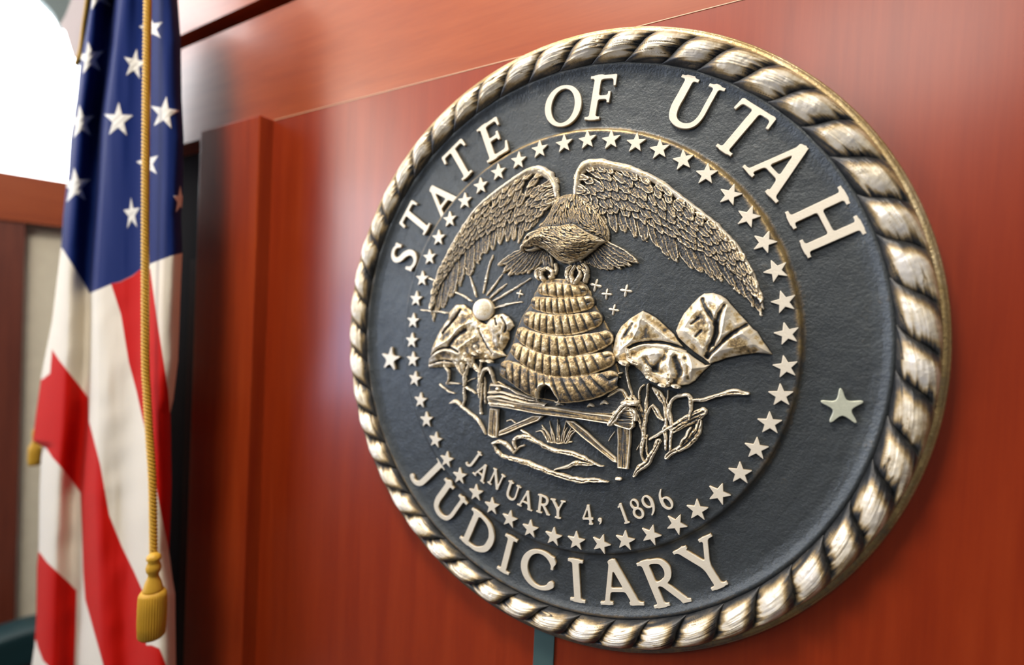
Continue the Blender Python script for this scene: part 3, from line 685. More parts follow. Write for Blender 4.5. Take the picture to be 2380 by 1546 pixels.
# legs and claws
cl = Relief(Q(C1, [(940, 960), (1430, 1200)]), .00045)
for p, r_, t_ in [([(1060, 960), (1065, 1010), (1070, 1050)], .0085, .008), ([(1300, 970), (1320, 1010), (1330, 1050)], .011, .010),
               ([(1000, 1050), (978, 1070), (975, 1110), (990, 1125)], .0034, .014), ([(1050, 1050), (1022, 1065), (1018, 1105), (1030, 1135)], .0038, .0155), ([(1075, 1045), (1105, 1065), (1115, 1105), (1095, 1120)], .0036, .0145),
               ([(1130, 1010), (1140, 1050), (1130, 1085)], .0026, .010),
               ([(1275, 1030), (1245, 1060), (1240, 1110), (1255, 1140)], .0036, .015), ([(1310, 1035), (1290, 1075), (1280, 1120), (1295, 1165)], .0040, .0170), ([(1340, 1040), (1360, 1080), (1345, 1120), (1310, 1170)], .0038, .0165),
               ([(1340, 1030), (1390, 1060), (1405, 1110), (1390, 1150)], .0040, .015), ([(1370, 1010), (1400, 1035), (1408, 1080)], .003, .012)]:
    cl.stroke(Q(C1, p, .012), r_, t_, noise=.0006, groove=.0008)
cl.build('claw', EAGLE, gain=1.1, base=.14, hk=5)

# -- beehive: six coils of straw rope
HIVE = empty('beehive', (0, 0, 0)); HIVE.parent = SEAL
coils = [([(860, 155), (960, 158), (1080, 168), (1188, 165)], [38, 46, 44, 34], 5, .015),
         ([(812, 245), (900, 262), (1010, 272), (1130, 262), (1228, 240)], [42, 50, 52, 50, 42], 8, .018),
         ([(760, 350), (860, 382), (970, 402), (1090, 400), (1200, 378), (1285, 350)], [50, 60, 64, 64, 60, 48], 9, .020),
         ([(712, 450), (800, 500), (910, 538), (1040, 556), (1170, 540), (1270, 515), (1350, 480)], [46, 58, 64, 66, 64, 60, 46], 10, .022),
         ([(672, 560), (770, 618), (880, 666), (1010, 690), (1150, 684), (1270, 660), (1365, 628)], [46, 58, 64, 66, 64, 60, 48], 11, .0235),
         ([(600, 702), (700, 740), (810, 800), (930, 838), (1060, 850), (1190, 836), (1300, 808), (1392, 770)], [60, 72, 78, 80, 80, 76, 72, 56], 11, .0245)]
cap = Relief(Q(C3, [(820, 60), (1220, 240)], .010), .0006)
cap.poly(spline(Q(C3, [(862, 120), (900, 92), (960, 78), (1060, 82), (1140, 92), (1190, 120), (1200, 170), (1100, 200), (950, 200), (850, 180)], .010), 4, True), lambda X, Z, sd: FM+.003+.010*np.sqrt(np.clip(-sd/.012, 0, 1))+.0006*vnoise(X, Z, .004, 5))
hb2 = Relief(Q(C3, [(560, 60), (1430, 900)], .008), .0008)
hb2.poly(spline(Q(C3, [(840, 150), (1000, 110), (1190, 140), (1235, 240), (1300, 350), (1360, 480), (1385, 630), (1405, 780), (1200, 850), (1000, 870), (780, 810), (590, 715), (655, 570), (690, 450), (735, 340), (800, 240)], .012), 3, True), lambda X, Z, sd: FM+.002+.013*np.clip(-sd/.06, 0, 1)**.5)
hb2.build('hive_body', HIVE, gain=1.0, base=.12, hk=0)
cap.build('crown', HIVE, gain=1.0, base=.22, hk=8)
for ci, (ctr, hwp, nseg, top) in enumerate(coils):
    P = spline(Q(C3, ctr, top*.8), 10); hw = np.array(hwp)/C3[0]*.00077
    P = rs(P, 80); Lc = np.sum(np.hypot(*np.diff(P, axis=0).T)); P = rs(P[int(80*hw[0]*.75/Lc):80-int(80*hw[-1]*.75/Lc)], 70)
    r = Relief(np.vstack([P+[0, .022], P-[0, .022]]), .0005, pad=.012)
    X, Z = r.X, r.Z; d, t = sd_path(X, Z, P, 0.0)
    # signed side
    tx = np.interp(t, np.linspace(0, 1, len(P)), P[:, 0]); tz = np.interp(t, np.linspace(0, 1, len(P)), P[:, 1])
    gP = np.gradient(P, axis=0); gP /= np.hypot(*gP.T)[:, None]; tl_ = np.linspace(0, 1, len(P))
    v = (X-tx)*-np.interp(t, tl_, gP[:, 1])+(Z-tz)*np.interp(t, tl_, gP[:, 0])
    rr2 = np.interp(t, np.linspace(0, 1, len(hw)), hw); vv = v/rr2
    endd = np.where((t < 1e-6) | (t > 1-1e-6), np.abs(X-tx), 0)
    slant = -.22 if ci < 5 else -.55
    u = t*nseg+slant*(-vv)*(1 if True else 0)+.16*vv**2+.12*vnoise(t*9, t*0+ci, 1.0, 40+ci)
    fr_ = u-np.floor(u); lob = np.clip(np.sin(np.pi*fr_**.92), 0, 1)**.42
    dome = np.sqrt(np.clip(1-((t-.5)*2*.93)**2, 0, 1))
    hgt = FM+top*(.42+.50*dome)+.0100*np.clip(1-(d/rr2)**2, 0, 1)**.5*(.66+.34*lob)-.0014*np.exp(-(np.minimum(fr_, 1-fr_)/.13)**2)*np.clip(1.1-vv**2, 0, 1)-.004+.0004*fnoise(X, Z, .004, 44)
    sd = d-rr2*(.93+.07*lob)
    r.paint((slice(None), slice(None)), sd, hgt, skirt=.0018)
    if ci == 5:   # arched doorway
        ar = Q(C3, [(882, 930), (872, 880), (890, 835), (925, 818), (960, 835), (985, 880), (1000, 930)], .02); W = (slice(None), slice(None))
        sda = sd_poly(X, Z, spline(ar, 4, True)); k = sstep(.0012, -.0012, sda)
        r.H = r.H*(1-k)+(FM+.004)*k+.0022*np.exp(-((sda-.0026)/.0020)**2)*r.on
        dr = sda
    bias = (lambda X, Z: .0*X) if ci < 5 else (lambda X, Z: -.10-.5*sstep(.0005, -.001, sd_poly(X, Z, spline(ar, 4, True))))
    r.build('coil', HIVE, gain=1.0, base=.23, hk=2.0, bias=lambda X_, Z_, bb=bias, L_=lob, D_=d/rr2: bb(X_, Z_)+.50*np.clip(1-D_**2, 0, 1)**.7*L_**.7-.12+.10*fnoise(X_, Z_, .005, 46), g1=150, g2=35)

# -- mountains
def mountain(crop, outl, ridges, grooves, top, dome=.012, h0=.008, bias=.04, name='mountain', seed=0):
    o = Q(crop, outl, h0); r = Relief(o, .0005)
    rg = [(spline(Q(crop, p, h0), 5), hh, w_) for p, hh, w_ in ridges]; gv = [(spline(Q(crop, p, h0), 5), hh, w_) for p, hh, w_ in grooves]
    def fn(X, Z, sd):
        h = FM+.002+top*np.clip(-sd/dome, 0, 1)**.55
        for p, hh, w_ in rg:
            d, t = sd_path(X, Z, p, 0.0); h = h+hh*np.exp(-np.abs(d)/w_)
        for p, hh, w_ in gv:
            d, t = sd_path(X, Z, p, 0.0); h = h-hh*np.exp(-(d/w_)**2)
        return h+.0005*fnoise(X, Z, .007, 50+seed)
    r.poly(o, fn, skirt=.003)
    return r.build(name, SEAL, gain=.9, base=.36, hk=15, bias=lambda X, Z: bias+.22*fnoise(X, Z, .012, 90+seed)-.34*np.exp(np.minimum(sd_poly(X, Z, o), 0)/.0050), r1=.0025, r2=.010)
mountain(C4, [(700, 400), (722, 340), (760, 270), (820, 200), (870, 150), (910, 122), (980, 118), (1040, 138), (1080, 165), (1130, 225), (1200, 300), (1270, 378), (1300, 400), (1345, 470), (1380, 520), (1408, 572), (1300, 566), (1180, 580), (1080, 602), (1000, 630), (955, 645), (900, 600), (840, 560), (780, 510), (720, 450)],
         [([(1060, 190), (1000, 280), (985, 330)], .0035, .006), ([(920, 250), (975, 380), (960, 480)], .003, .006), ([(1080, 230), (1050, 400), (1020, 480)], .003, .005), ([(1200, 420), (1300, 500), (1390, 565)], .003, .006), ([(780, 400), (870, 470), (920, 540)], .002, .006), ([(1250, 380), (1150, 440)], .002, .005)],
         [([(905, 175), (925, 230), (960, 280), (990, 330), (1000, 400), (965, 500), (930, 580)], .0050, .0032), ([(1060, 220), (1020, 300), (1010, 420), (985, 500)], .0040, .0030), ([(1220, 355), (1150, 400), (1080, 450), (1010, 520), (940, 590)], .0046, .0026), ([(830, 350), (880, 310)], .002, .0016), ([(860, 440), (900, 400)], .002, .0016)], .012, seed=1, h0=.010)
mountain(C4, [(245, 600), (250, 520), (270, 430), (310, 360), (380, 300), (470, 248), (520, 270), (570, 300), (640, 360), (700, 420), (740, 480), (790, 540), (800, 580), (700, 600), (500, 560), (400, 600), (300, 640)],
         [([(470, 290), (450, 380), (400, 470), (340, 520)], .0035, .006), ([(480, 300), (540, 360), (620, 420), (740, 510)], .002, .006)],
         [([(380, 520), (450, 490), (560, 480), (660, 490), (780, 530)], .0045, .0022), ([(330, 460), (370, 400), (400, 350)], .0022, .0022)], .010, seed=2, h0=.009)
mountain(C4, [(330, 560), (400, 545), (480, 512), (560, 498), (640, 498), (720, 515), (790, 550), (860, 600), (920, 640), (965, 640), (930, 680), (890, 720), (850, 765), (800, 795), (720, 805), (640, 812), (560, 770), (500, 760), (450, 700), (400, 660), (340, 640)],
         [([(560, 530), (620, 580), (600, 640)], .003, .006), ([(690, 560), (670, 640), (690, 720)], .003, .005), ([(800, 570), (830, 640), (830, 720)], .003, .006), ([(480, 560), (520, 620)], .002, .006)],
         [([(640, 550), (630, 590), (590, 640), (560, 680)], .0045, .0042), ([(710, 590), (730, 650), (740, 720), (700, 760)], .0045, .0045), ([(780, 600), (800, 660), (800, 740)], .002, .003), ([(500, 600), (540, 660), (600, 700)], .003, .005)], .013, seed=3, h0=.012)
mountain(C3, [(92, 705), (100, 650), (125, 560), (160, 470), (200, 400), (232, 360), (240, 310), (290, 258), (345, 256), (400, 300), (432, 345), (470, 380), (520, 400), (560, 470), (600, 560), (640, 620), (540, 650), (430, 640), (320, 700), (200, 700)],
         [([(300, 280), (270, 350)], .003, .005), ([(420, 380), (330, 420), (260, 500), (160, 560)], .003, .006), ([(440, 400), (500, 500), (560, 610)], .003, .004), ([(220, 420), (140, 560)], .002, .006), ([(120, 640), (220, 580), (320, 600)], .004, .005), ([(330, 560), (380, 520), (440, 480)], .0025, .005)],
         [([(330, 300), (300, 350), (250, 410), (210, 460)], .0035, .0024), ([(100, 640), (180, 575), (260, 560), (320, 590)], .004, .0018), ([(370, 440), (300, 490), (250, 560)], .003, .0030), ([(460, 430), (500, 520), (550, 600)], .003, .0022), ([(110, 675), (200, 650), (300, 660)], .003, .0018)], .009, seed=4, h0=.008)
mountain(C3, [(490, 400), (520, 360), (560, 328), (610, 318), (650, 340), (680, 375), (690, 410), (660, 450), (660, 500), (630, 560), (590, 610), (550, 560), (530, 500), (505, 450)],
         [([(540, 380), (560, 460), (540, 540)], .003, .006), ([(620, 345), (650, 400)], .002, .004)],
         [([(565, 360), (580, 400)], .003, .0016), ([(610, 350), (640, 400), (630, 450)], .003, .002), ([(600, 480), (590, 560)], .002, .003)], .009, seed=5, h0=.009)

# -- rising sun
SUN = Relief(Q(C3, [(400, 205), (560, 385)], .006), .0005)
sc = Q(C3, [(481, 296)], .008)[0]
e1 = Q(C3, [(409, 296), (553, 296), (481, 218), (481, 374)], .008)
rx = (e1[1, 0]-e1[0, 0])/2; rz = (e1[2, 1]-e1[3, 1])/2
dn = np.hypot((SUN.X-sc[0])/rx, (SUN.Z-sc[1])/rz)
SUN.paint((slice(None), slice(None)), (dn-1)*rx, FM+.0075+.0045*np.sqrt(np.clip(1-dn**2, 0, 1)), skirt=.0018)
sun = SUN.build('sun', SEAL, gain=.3, base=.80, hk=5)
for p, c_ in [([(525, 1255), (555, 1120), (585, 1000), (612, 935)], C1), ([(466, 1288), (440, 1200), (412, 1112)], C1), ([(556, 1272), (620, 1190), (692, 1098)], C1), ([(585, 1297), (660, 1230), (728, 1176)], C1),
           ([(612, 1325), (760, 1240), (932, 1132)], C1), ([(630, 1382), (740, 1352), (858, 1335)], C1), ([(428, 1328), (350, 1280), (262, 1238)], C1), ([(225, 1428), (120, 1415), (-10, 1402)], C1), ([(125, 1155), (60, 1132)], C1)]:
    pp = Q(c_, p, .002); r = Relief(pp, .0004)
    r.stroke(pp, [.0017, .0023, .0021, .0013], .0034, noise=.0006)
    r.build('ray', sun, gain=.8, base=.48, hk=60)
# small four-pointed stars in the sky
for px, py, s_ in [(835, 1262, 30), (1486, 1190, 42), (1580, 1265, 36), (1746, 1236, 40), (1641, 1400, 36)]:
    cpt = Q(C1, [(px, py)], .003)[0]; rad_ = s_/C1[0]*.00066
    r = Relief(np.array([cpt-rad_*1.3, cpt+rad_*1.3]), .00035)
    ang = np.arctan2(r.Z-cpt[1], r.X-cpt[0])+rr_.uniform(-.3, .3); dd = np.hypot(r.X-cpt[0], r.Z-cpt[1])
    lim = rad_*(.46+.85*np.abs(np.cos(2*ang))**2.5)
    r.paint((slice(None), slice(None)), dd-lim, FM+.0035*(1-.5*dd/lim), skirt=.0012)
    o = r.build('small_star', SEAL, gain=1.2, base=.35, hk=80); tag(o, 'tiny four pointed star in the sky beside the beehive')

# -- the bench that carries the hive
BENCH = empty('bench', (0, 0, 0)); BENCH.parent = SEAL
def plank(name, crop, outl, top, dirp, parent=BENCH, h0=.008, base=.30, seed=0, gain=1.0, tilt=0.0, grain=.0007):
    o = Q(crop, outl, h0); r = Relief(o, .00045); a, b = Q(crop, dirp, h0); u_ = (b-a)/np.hypot(*(b-a)); n_ = np.array([-u_[1], u_[0]])
    def fn(X, Z, sd):
        v = (X-a[0])*n_[0]+(Z-a[1])*n_[1]; u = (X-a[0])*u_[0]+(Z-a[1])*u_[1]
        g = vnoise(v+.0006*vnoise(u, v, .02, 7), u*.07, .0016, 55+seed)+.6*vnoise(v, u*.05, .0035, 56+seed)
        return FM+top*sstep(0, -.0014, sd)*.35+top*.65+grain*g+.0012*np.exp(-((sd+.0012)/.0010)**2)+tilt*v
    r.poly(o, fn, skirt=.0014)
    return r.build(name, parent, gain=gain, base=base-.07, hk=5)
plank('tabletop', C3, [(515, 880), (530, 805), (590, 790), (700, 850), (800, 890), (890, 905), (1000, 925), (1100, 930), (1240, 900), (1400, 830), (1450, 860), (1490, 935), (1440, 990), (1370, 1025), (1200, 1015), (1000, 985), (800, 960), (600, 920)], .0058, [(530, 850), (1400, 1000)], base=.16, gain=.5, h0=.006, grain=.0003)
plank('leg', C3, [(528, 975), (590, 985), (588, 1060), (580, 1185), (548, 1185), (512, 1165), (520, 1080)], .0085, [(555, 980), (545, 1180)], base=.42, seed=2)
plank('brace', C3, [(590, 1135), (700, 1085), (820, 1030), (905, 1030), (860, 1070), (740, 1115), (640, 1160), (582, 1178)], .0065, [(590, 1150), (900, 1030)], base=.30, seed=3)
plank('brace', C3, [(1045, 1062), (1110, 1068), (1200, 1140), (1300, 1235), (1400, 1320), (1412, 1362), (1380, 1355), (1280, 1275), (1160, 1180), (1080, 1105)], .0075, [(1070, 1070), (1400, 1345)], base=.32, seed=4)
plank('leg', C3, [(1405, 1095), (1508, 1100), (1505, 1200), (1498, 1300), (1488, 1406), (1408, 1395), (1408, 1300), (1410, 1200)], .0100, [(1455, 1100), (1450, 1400)], base=.34, seed=5, h0=.009)
plank('front_rail', C3, [(510, 905), (560, 905), (700, 935), (850, 955), (1000, 975), (1200, 1008), (1380, 1028), (1420, 1070), (1400, 1100), (1300, 1083), (1150, 1060), (1000, 1040), (850, 1022), (700, 992), (600, 975), (530, 968)], .0120, [(520, 935), (1400, 1065)], base=.22, seed=6, h0=.011)
pe = Relief(Q(C3, [(490, 780), (900, 980)], .012), .00045)
for p, r_, t_ in [([(520, 905), (600, 900), (700, 925), (840, 950), (980, 965)], .0030, .0150), ([(515, 870), (600, 870), (700, 900), (860, 935)], .0024, .0115), ([(530, 820), (620, 830), (720, 880), (850, 920)], .0022, .0100), ([(525, 945), (600, 950), (700, 968)], .0028, .0145), ([(575, 845), (582, 845)], .0034, .0135)]:
    pe.stroke(Q(C3, p, .012), r_, t_, noise=.0007)
pe.build('plank_edge', BENCH, gain=.9, base=.38, hk=6)
plank('corner_block', C3, [(1375, 1000), (1450, 975), (1500, 985), (1528, 1020), (1530, 1110), (1500, 1135), (1400, 1105), (1370, 1080)], .0145, [(1380, 1050), (1530, 1070)], base=.16, seed=8, h0=.013, grain=.0011)
dr = Relief(Q(C3, [(1330, 900), (1560, 1130)], .015), .00045)
for p, r_, t_ in [([(1352, 1092), (1385, 1040), (1420, 990), (1465, 955), (1530, 950)], .0036, .0200), ([(1368, 1095), (1405, 1050), (1440, 1000), (1480, 965)], .0024, .0185), ([(1400, 1070), (1445, 1000), (1490, 972)], .0020, .0175), ([(1440, 940), (1490, 935), (1545, 940)], .0028, .018), ([(1500, 985), (1528, 1015), (1530, 1060)], .0030, .016)]:
    dr.stroke(Q(C3, p, .016), r_, t_, noise=.0006, groove=.0012)
dr.build('draped_cloth', BENCH, gain=.9, base=.42, hk=5)
for px, py in [(1010, 948), (1225, 960), (1320, 942)]:
    cpt = Q(C3, [(px, py)], .008); r = Relief(np.vstack([cpt-.006, cpt+.006]), .0004)
    r.stroke(Q(C3, [(px-20, py+6), (px, py-6), (px+22, py+4)], .008), [.002, .0032, .0018], .0105, noise=.0012); o = r.build('bee', BENCH, gain=1.0, base=.35, hk=14)

# -- plants, plough and driftwood, as carved strokes
def figure(name, crop, strokes, parent=SEAL, base=.20, gain=1.1, hk=3.5, h0=.006, res=.00045):
    allp = np.vstack([Q(crop, s_[0], h0) for s_ in strokes]); r = Relief(allp, res, pad=.008)
    for k, s_ in enumerate(strokes):
        r.stroke(Q(crop, s_[0], h0), s_[1], s_[2], noise=.0006, groove=s_[3] if len(s_) > 3 else 0, seed=k % 5)
    return r.build(name, parent, gain=gain, base=base-.08, hk=hk)
mm = .0006
def lily(crop, petals, parent, h=.0225, lift=.019):
    r = Relief(np.vstack([Q(crop, [(x-70, y-70), (x+70, y+70)], lift) for x, y, *_ in petals]), .0004)
    for (x, y, dx, dy, w_) in petals:
        a = Q(crop, [(x-dx, y-dy), (x, y), (x+dx, y+dy)], lift)
        r.stroke(a, [w_*.6, w_, w_*.75], [h*.92, h, h*.9], groove=.0040, noise=.0005)
    return r.build('flower', parent, gain=.9, base=.52, hk=6)
plough = figure('plough', C5, [([(880, 945), (1000, 880), (1130, 800)], [.0020, .0026, .0028], .0075), ([(1150, 810), (1300, 715), (1450, 650), (1565, 590)], [.0042, .0050, .0054, .0058], .0085, .0020),
    ([(1185, 860), (1350, 760), (1500, 690), (1590, 625)], [.002, .0026, .003, .002], .0070, .001),
    ([(1150, 720), (1120, 600), (1140, 500), (1210, 410), (1350, 375), (1410, 430), (1410, 560), (1395, 690)], [.0022, .0030, .003, .003, .0034, .0036, .0030, .0024], .0095, .0008),
    ([(1420, 450), (1560, 445), (1700, 400), (1850, 360), (1960, 345), (2060, 350), (2150, 360)], [.0022, .0034, .0032, .0034, .0040, .0036, .0016], .0085, .0012),
    ([(1530, 710), (1500, 830), (1440, 920), (1350, 1010), (1250, 1080)], [.0030, .0056, .0068, .0062, .0040], .0080, .0026), ([(1230, 1085), (1150, 1130), (1090, 1190)], [.0036, .0040, .0030], .0065, .0014),
    ([(1400, 800), (1340, 920), (1280, 1010)], [.002, .0026, .002], .0085)], base=.32)
figure('rope_end', C5, [([(1000, 960), (950, 1080), (890, 1180), (830, 1260), (740, 1330), (680, 1420)], [.0026, .0034, .0046, .0050, .0046, .0026], .0085, .0024), ([(960, 950), (930, 1060)], .0016, .006), ([(1020, 970), (975, 1080)], .0014, .005)], base=.34)
figure('plant', C5, [([(590, 20), (600, 180), (640, 320), (655, 400)], .0017, .0100), ([(655, 400), (720, 500), (780, 640), (795, 800)], [.0040, .0046, .0040, .0026], .0080, .0014), ([(700, 560), (745, 680), (790, 830), (800, 900)], [.0026, .003, .003, .002], .0095, .0008),
    ([(800, 800), (808, 920), (785, 1040), (775, 1130), (800, 1220)], [.0026, .0034, .0030, .0026, .0014], .0100, .0008), ([(860, 240), (845, 380), (835, 500), (838, 620), (820, 750), (815, 860)], [.0016, .0018, .0034, .003, .0028, .002], .0095, .0008),
    ([(800, 250), (760, 290), (740, 350), (750, 430)], .0016, .0075), ([(850, 620), (880, 550), (915, 520)], .0020, .0085), ([(915, 520), (960, 580), (1000, 650), (1060, 700)], [.0026, .0036, .0040, .0020], .0080, .0018),
    ([(920, 290), (1000, 370), (1060, 460), (1080, 560), (1090, 700), (1075, 830), (1085, 940), (1085, 1080)], [.0022, .0046, .0050, .0030, .0026, .0034, .0032, .0014], .0085, .0014),
    ([(1115, 320), (1105, 450), (1125, 560)], .0014, .0085), ([(1130, 560), (1150, 680), (1165, 800), (1150, 920), (1140, 1090)], [.0024, .003, .0030, .0024, .0014], .0085, .0010),
    ([(840, 900), (830, 1040), (850, 1150)], [.0022, .002, .0012], .006), ([(700, 1090), (740, 1030), (760, 1000)], .0012, .0035), ([(420, 860), (390, 900), (340, 980)], .0010, .003)], base=.32)
lily(C5, [(850, 60, 10, 35, .0052), (860, 150, 25, 12, .0036), (910, 185, 30, 20, .0040), (830, 110, 6, 25, .003)], SEAL)
lily(C5, [(1120, 155, 4, 38, .0062), (1030, 255, 34, 10, .0036), (1200, 268, 34, 12, .0036), (1110, 235, 8, 22, .003)], SEAL)
lily(C4, [(365, 560, 4, 22, .0042), (328, 632, 22, 10, .0044), (402, 622, 30, 14, .0050)], SEAL)
figure('leaf_spray', C5, [([(350, 390), (420, 345), (490, 310), (540, 320)], [.002, .0034, .003, .0014], .0090, .001), ([(440, 300), (540, 330), (600, 400), (640, 440)], .0020, .0085), ([(500, 150), (480, 110), (520, 95)], .0016, .0080), ([(580, 420), (570, 440)], .002, .010)], base=.28)
figure('plant', C6, [([(450, 620), (470, 560), (465, 490), (430, 440), (410, 380), (430, 320), (490, 300), (550, 350), (600, 440), (650, 520)], [.0014, .0020, .002, .002, .0022, .0030, .0036, .0040, .0040, .0028], .0100, .0010),
    ([(640, 380), (670, 470), (675, 560), (670, 660)], [.004, .0044, .0034, .0028], .0105, .0010), ([(740, 380), (710, 440), (690, 520)], .003, .0095), ([(730, 370), (800, 400), (850, 450), (885, 490)], [.0030, .0042, .0036, .002], .0115, .0012),
    ([(670, 660), (665, 760), (670, 860), (650, 940)], [.0034, .0032, .0028, .0020], .0080, .0010), ([(690, 690), (760, 730), (820, 770)], [.0022, .0026, .0018], .0075), ([(430, 640), (500, 640), (600, 645)], [.0030, .0024, .0012], .0065),
    ([(330, 660), (400, 715), (470, 755), (530, 778)], [.0022, .0022, .0018, .0008], .0045), ([(860, 510), (870, 620), (860, 720), (870, 820)], [.003, .003, .0036, .003], .0085, .0012), ([(910, 640), (900, 720), (890, 860), (885, 1000), (890, 1040)], [.002, .0022, .0022, .002, .0024], .0080),
    ([(905, 600), (925, 500), (955, 450), (1010, 445), (1045, 500), (1070, 580), (1095, 640)], [.0020, .003, .0036, .0034, .0024, .0018, .0014], .0135, .0010), ([(920, 500), (940, 640), (930, 800), (940, 900)], .0022, .0055), ([(800, 290), (795, 370), (780, 420)], .0018, .0125),
    ([(900, 350), (890, 430), (880, 500)], .0014, .0095), ([(680, 640), (730, 600), (800, 570)], .0012, .004)], base=.30, h0=.008)
lily(C6, [(660, 255, 6, 22, .0034), (690, 325, 22, 10, .0040), (640, 320, 10, 14, .0028)], SEAL, h=.0185)
lily(C6, [(800, 150, 10, 18, .0034), (850, 215, 24, 10, .0040), (780, 245, 24, 12, .0030)], SEAL, h=.0190)
lily(C6, [(945, 280, 8, 14, .0030), (970, 345, 26, 8, .0032), (880, 340, 16, 8, .0026)], SEAL, h=.0175)
figure('scythe', C6, [([(480, 905), (540, 880), (590, 895), (640, 950), (720, 1015), (800, 1080), (870, 1155), (920, 1230), (960, 1320)], [.0012, .0040, .0038, .0032, .0034, .0034, .0032, .0030, .0014], .0075)], base=.42)
figure('driftwood', C3, [([(548, 1222), (590, 1208), (630, 1222), (660, 1250), (690, 1285)], [.003, .0034, .0040, .0040, .0024], .0078), ([(548, 1225), (575, 1275), (620, 1315), (670, 1330)], [.0028, .0036, .0034, .0032], .0065), ([(665, 1325), (760, 1350), (870, 1392), (1000, 1442), (1150, 1480), (1260, 1478), (1345, 1492)], [.0034, .0048, .0044, .0048, .0046, .0034, .0012], .0085, .0012),
    ([(710, 1260), (692, 1210), (725, 1178), (790, 1180), (860, 1215), (950, 1262), (1100, 1295), (1180, 1325), (1250, 1362), (1315, 1382)], [.0022, .0032, .0040, .0044, .0040, .0034, .0044, .0034, .0022, .0008], .0085, .0010),
    ([(975, 1405), (1060, 1385), (1120, 1362), (1190, 1365), (1265, 1362)], [.0016, .0034, .0040, .0034, .001], .0075, .001), ([(745, 1130), (790, 1158), (812, 1180)], .0020, .005), ([(690, 1290), (730, 1250), (760, 1240)], .0018, .006), ([(1405, 1470), (1425, 1472)], .0030, .0055)], base=.36)
blades = [([(1000+dx, 1215), (1000+dx*1.5+bx, 1150-abs(dx)*.1), (1000+dx*2.1+bx*2, 1215-hh)], [.0016, .0013, .0006], .0046) for dx, bx, hh in
          [(-72, -6, 70), (-60, 4, 120), (-48, -8, 95), (-34, 2, 150), (-22, -6, 110), (-8, 4, 165), (4, -3, 120), (18, 6, 150), (30, -2, 100), (42, 8, 120), (56, 0, 80), (68, 8, 60)]]
figure('grass_tuft', C3, blades+[([(920, 1210), (1000, 1222), (1090, 1216)], [.0014, .0022, .0012], .0045)], base=.26)
figure('twig', C3, [([(640, 1070), (670, 1060), (700, 1080)], .0013, .0045)], base=.26)

# ------------------------------------------------------------------ metal strip below the seal
st_ = box('mounting_strip', -.073*R, .004*R, -.0035, -.0002, .85, ZC-.93*R, M_STRAP, bev=.0008)
tag(st_, 'flat grey-green metal strip running down the panel from under the seal', 'metal strip')

# ------------------------------------------------------------------ flag
FLAG = empty('flag', (-1.0, -.15, 0))
tag(FLAG, 'american flag hanging in folds with gold cord and tassels, left of the seal', 'flag')
Lx = [(-200, 250), (0, 210), (20, 207), (80, 197), (145, 186), (226, 178), (323, 163), (404, 158), (500, 147), (578, 142), (660, 132), (749, 121), (875, 96), (960, 84), (1025, 76), (1040, 102), (1060, 96), (1134, 92), (1200, 91), (1275, 90), (1318, 86), (1440, 84), (1505, 80), (1530, 76), (1546, 74), (1760, 66)]
Rx = [(-200, 405), (0, 412), (97, 420), (226, 422), (323, 427), (453, 425), (500, 421), (585, 424), (700, 419), (838, 414), (930, 403), (959, 396), (1000, 397), (1123, 399), (1212, 396), (1282, 393), (1346, 401), (1381, 407), (1546, 409), (1760, 414)]
FN = [  # fold lines: (y -> x), height towards the viewer, sharpness
    ([(-200, 228), (0, 216), (285, 182), (578, 158), (815, 150), (1050, 135), (1300, 120), (1760, 110)], .185),
    ([(-200, 268), (0, 262), (100, 257), (290, 230), (450, 224), (680, 208), (930, 204), (1148, 186), (1330, 188), (1546, 175), (1760, 170)], .128),
    ([(-200, 290), (0, 284), (100, 272), (258, 253), (388, 244), (680, 226), (930, 232), (1148, 224), (1330, 232), (1546, 240), (1760, 240)], .190),
    ([(-200, 332), (0, 334), (600, 326), (900, 312), (1200, 296), (1546, 300), (1760, 300)], .158),
    ([(-200, 372), (0, 374), (260, 382), (600, 382), (900, 362), (1200, 350), (1546, 360), (1760, 362)], .182)]
nr, nc = 980, 230
py = np.linspace(-190, 1740, nr); xl = np.interp(py, *np.array(Lx).T); xr = np.interp(py, *np.array(Rx).T)
ur = np.linspace(0, 1, nc); U, PY = np.meshgrid(ur, py)
PXf = xl[:, None]+(xr-xl)[:, None]*U
nodes = np.stack([xl]+[np.interp(py, *np.array(n[0]).T) for n in FN]+[xr], 1); nodes = np.maximum.accumulate(nodes+np.arange(nodes.shape[1])*.01, 1)
hv = [.095]+[n[1] for n in FN]+[.105]
Hf = np.zeros_like(PXf)
for i in range(nr):
    xs = nodes[i]; j = np.clip(np.searchsorted(xs, PXf[i], 'right')-1, 0, len(xs)-2); t = np.clip((PXf[i]-xs[j])/(xs[j+1]-xs[j]+1e-6), 0, 1)
    a = np.array(hv)[j]; b = np.array(hv)[j+1]
    tt = np.where(j == 0, np.sqrt(1-(1-t)**2), np.where(j == len(xs)-2, 1-np.sqrt(1-t**2), t*t*(3-2*t)))
    Hf[i] = a+(b-a)*tt
Hf += .0022*fnoise(PXf, PY*.12, 34, 120, 2)+.0016*np.sin((PXf*.5+PY*.35)/13.)*sstep(600, 700, PY)*vnoise(PXf, PY, 60, 121)
def inpoly(P): return sd_poly(PXf, PY, np.array(P, float)) < 0
WHT = np.array([.74, .68, .57]); BLU = np.array([.0025, .014, .105]); RED = np.array([.50, .006, .002]); GLD = np.array([.62, .38, .05])
colr = np.empty(PXf.shape+(3,)); colr[:] = WHT
def dye(P, c, soft=1.6):
    sd = sd_poly(PXf, PY, np.array(P, float)); k = sstep(soft, -soft, sd)[..., None]; colr[:] = colr*(1-k)+c*k
dye([(150, -400), (500, -400), (500, 575), (425, 588), (395, 596), (352, 612), (330, 625), (308, 641), (280, 655), (255, 662), (208, 682), (196, 660), (170, 618), (145, 578), (100, 560)], BLU)
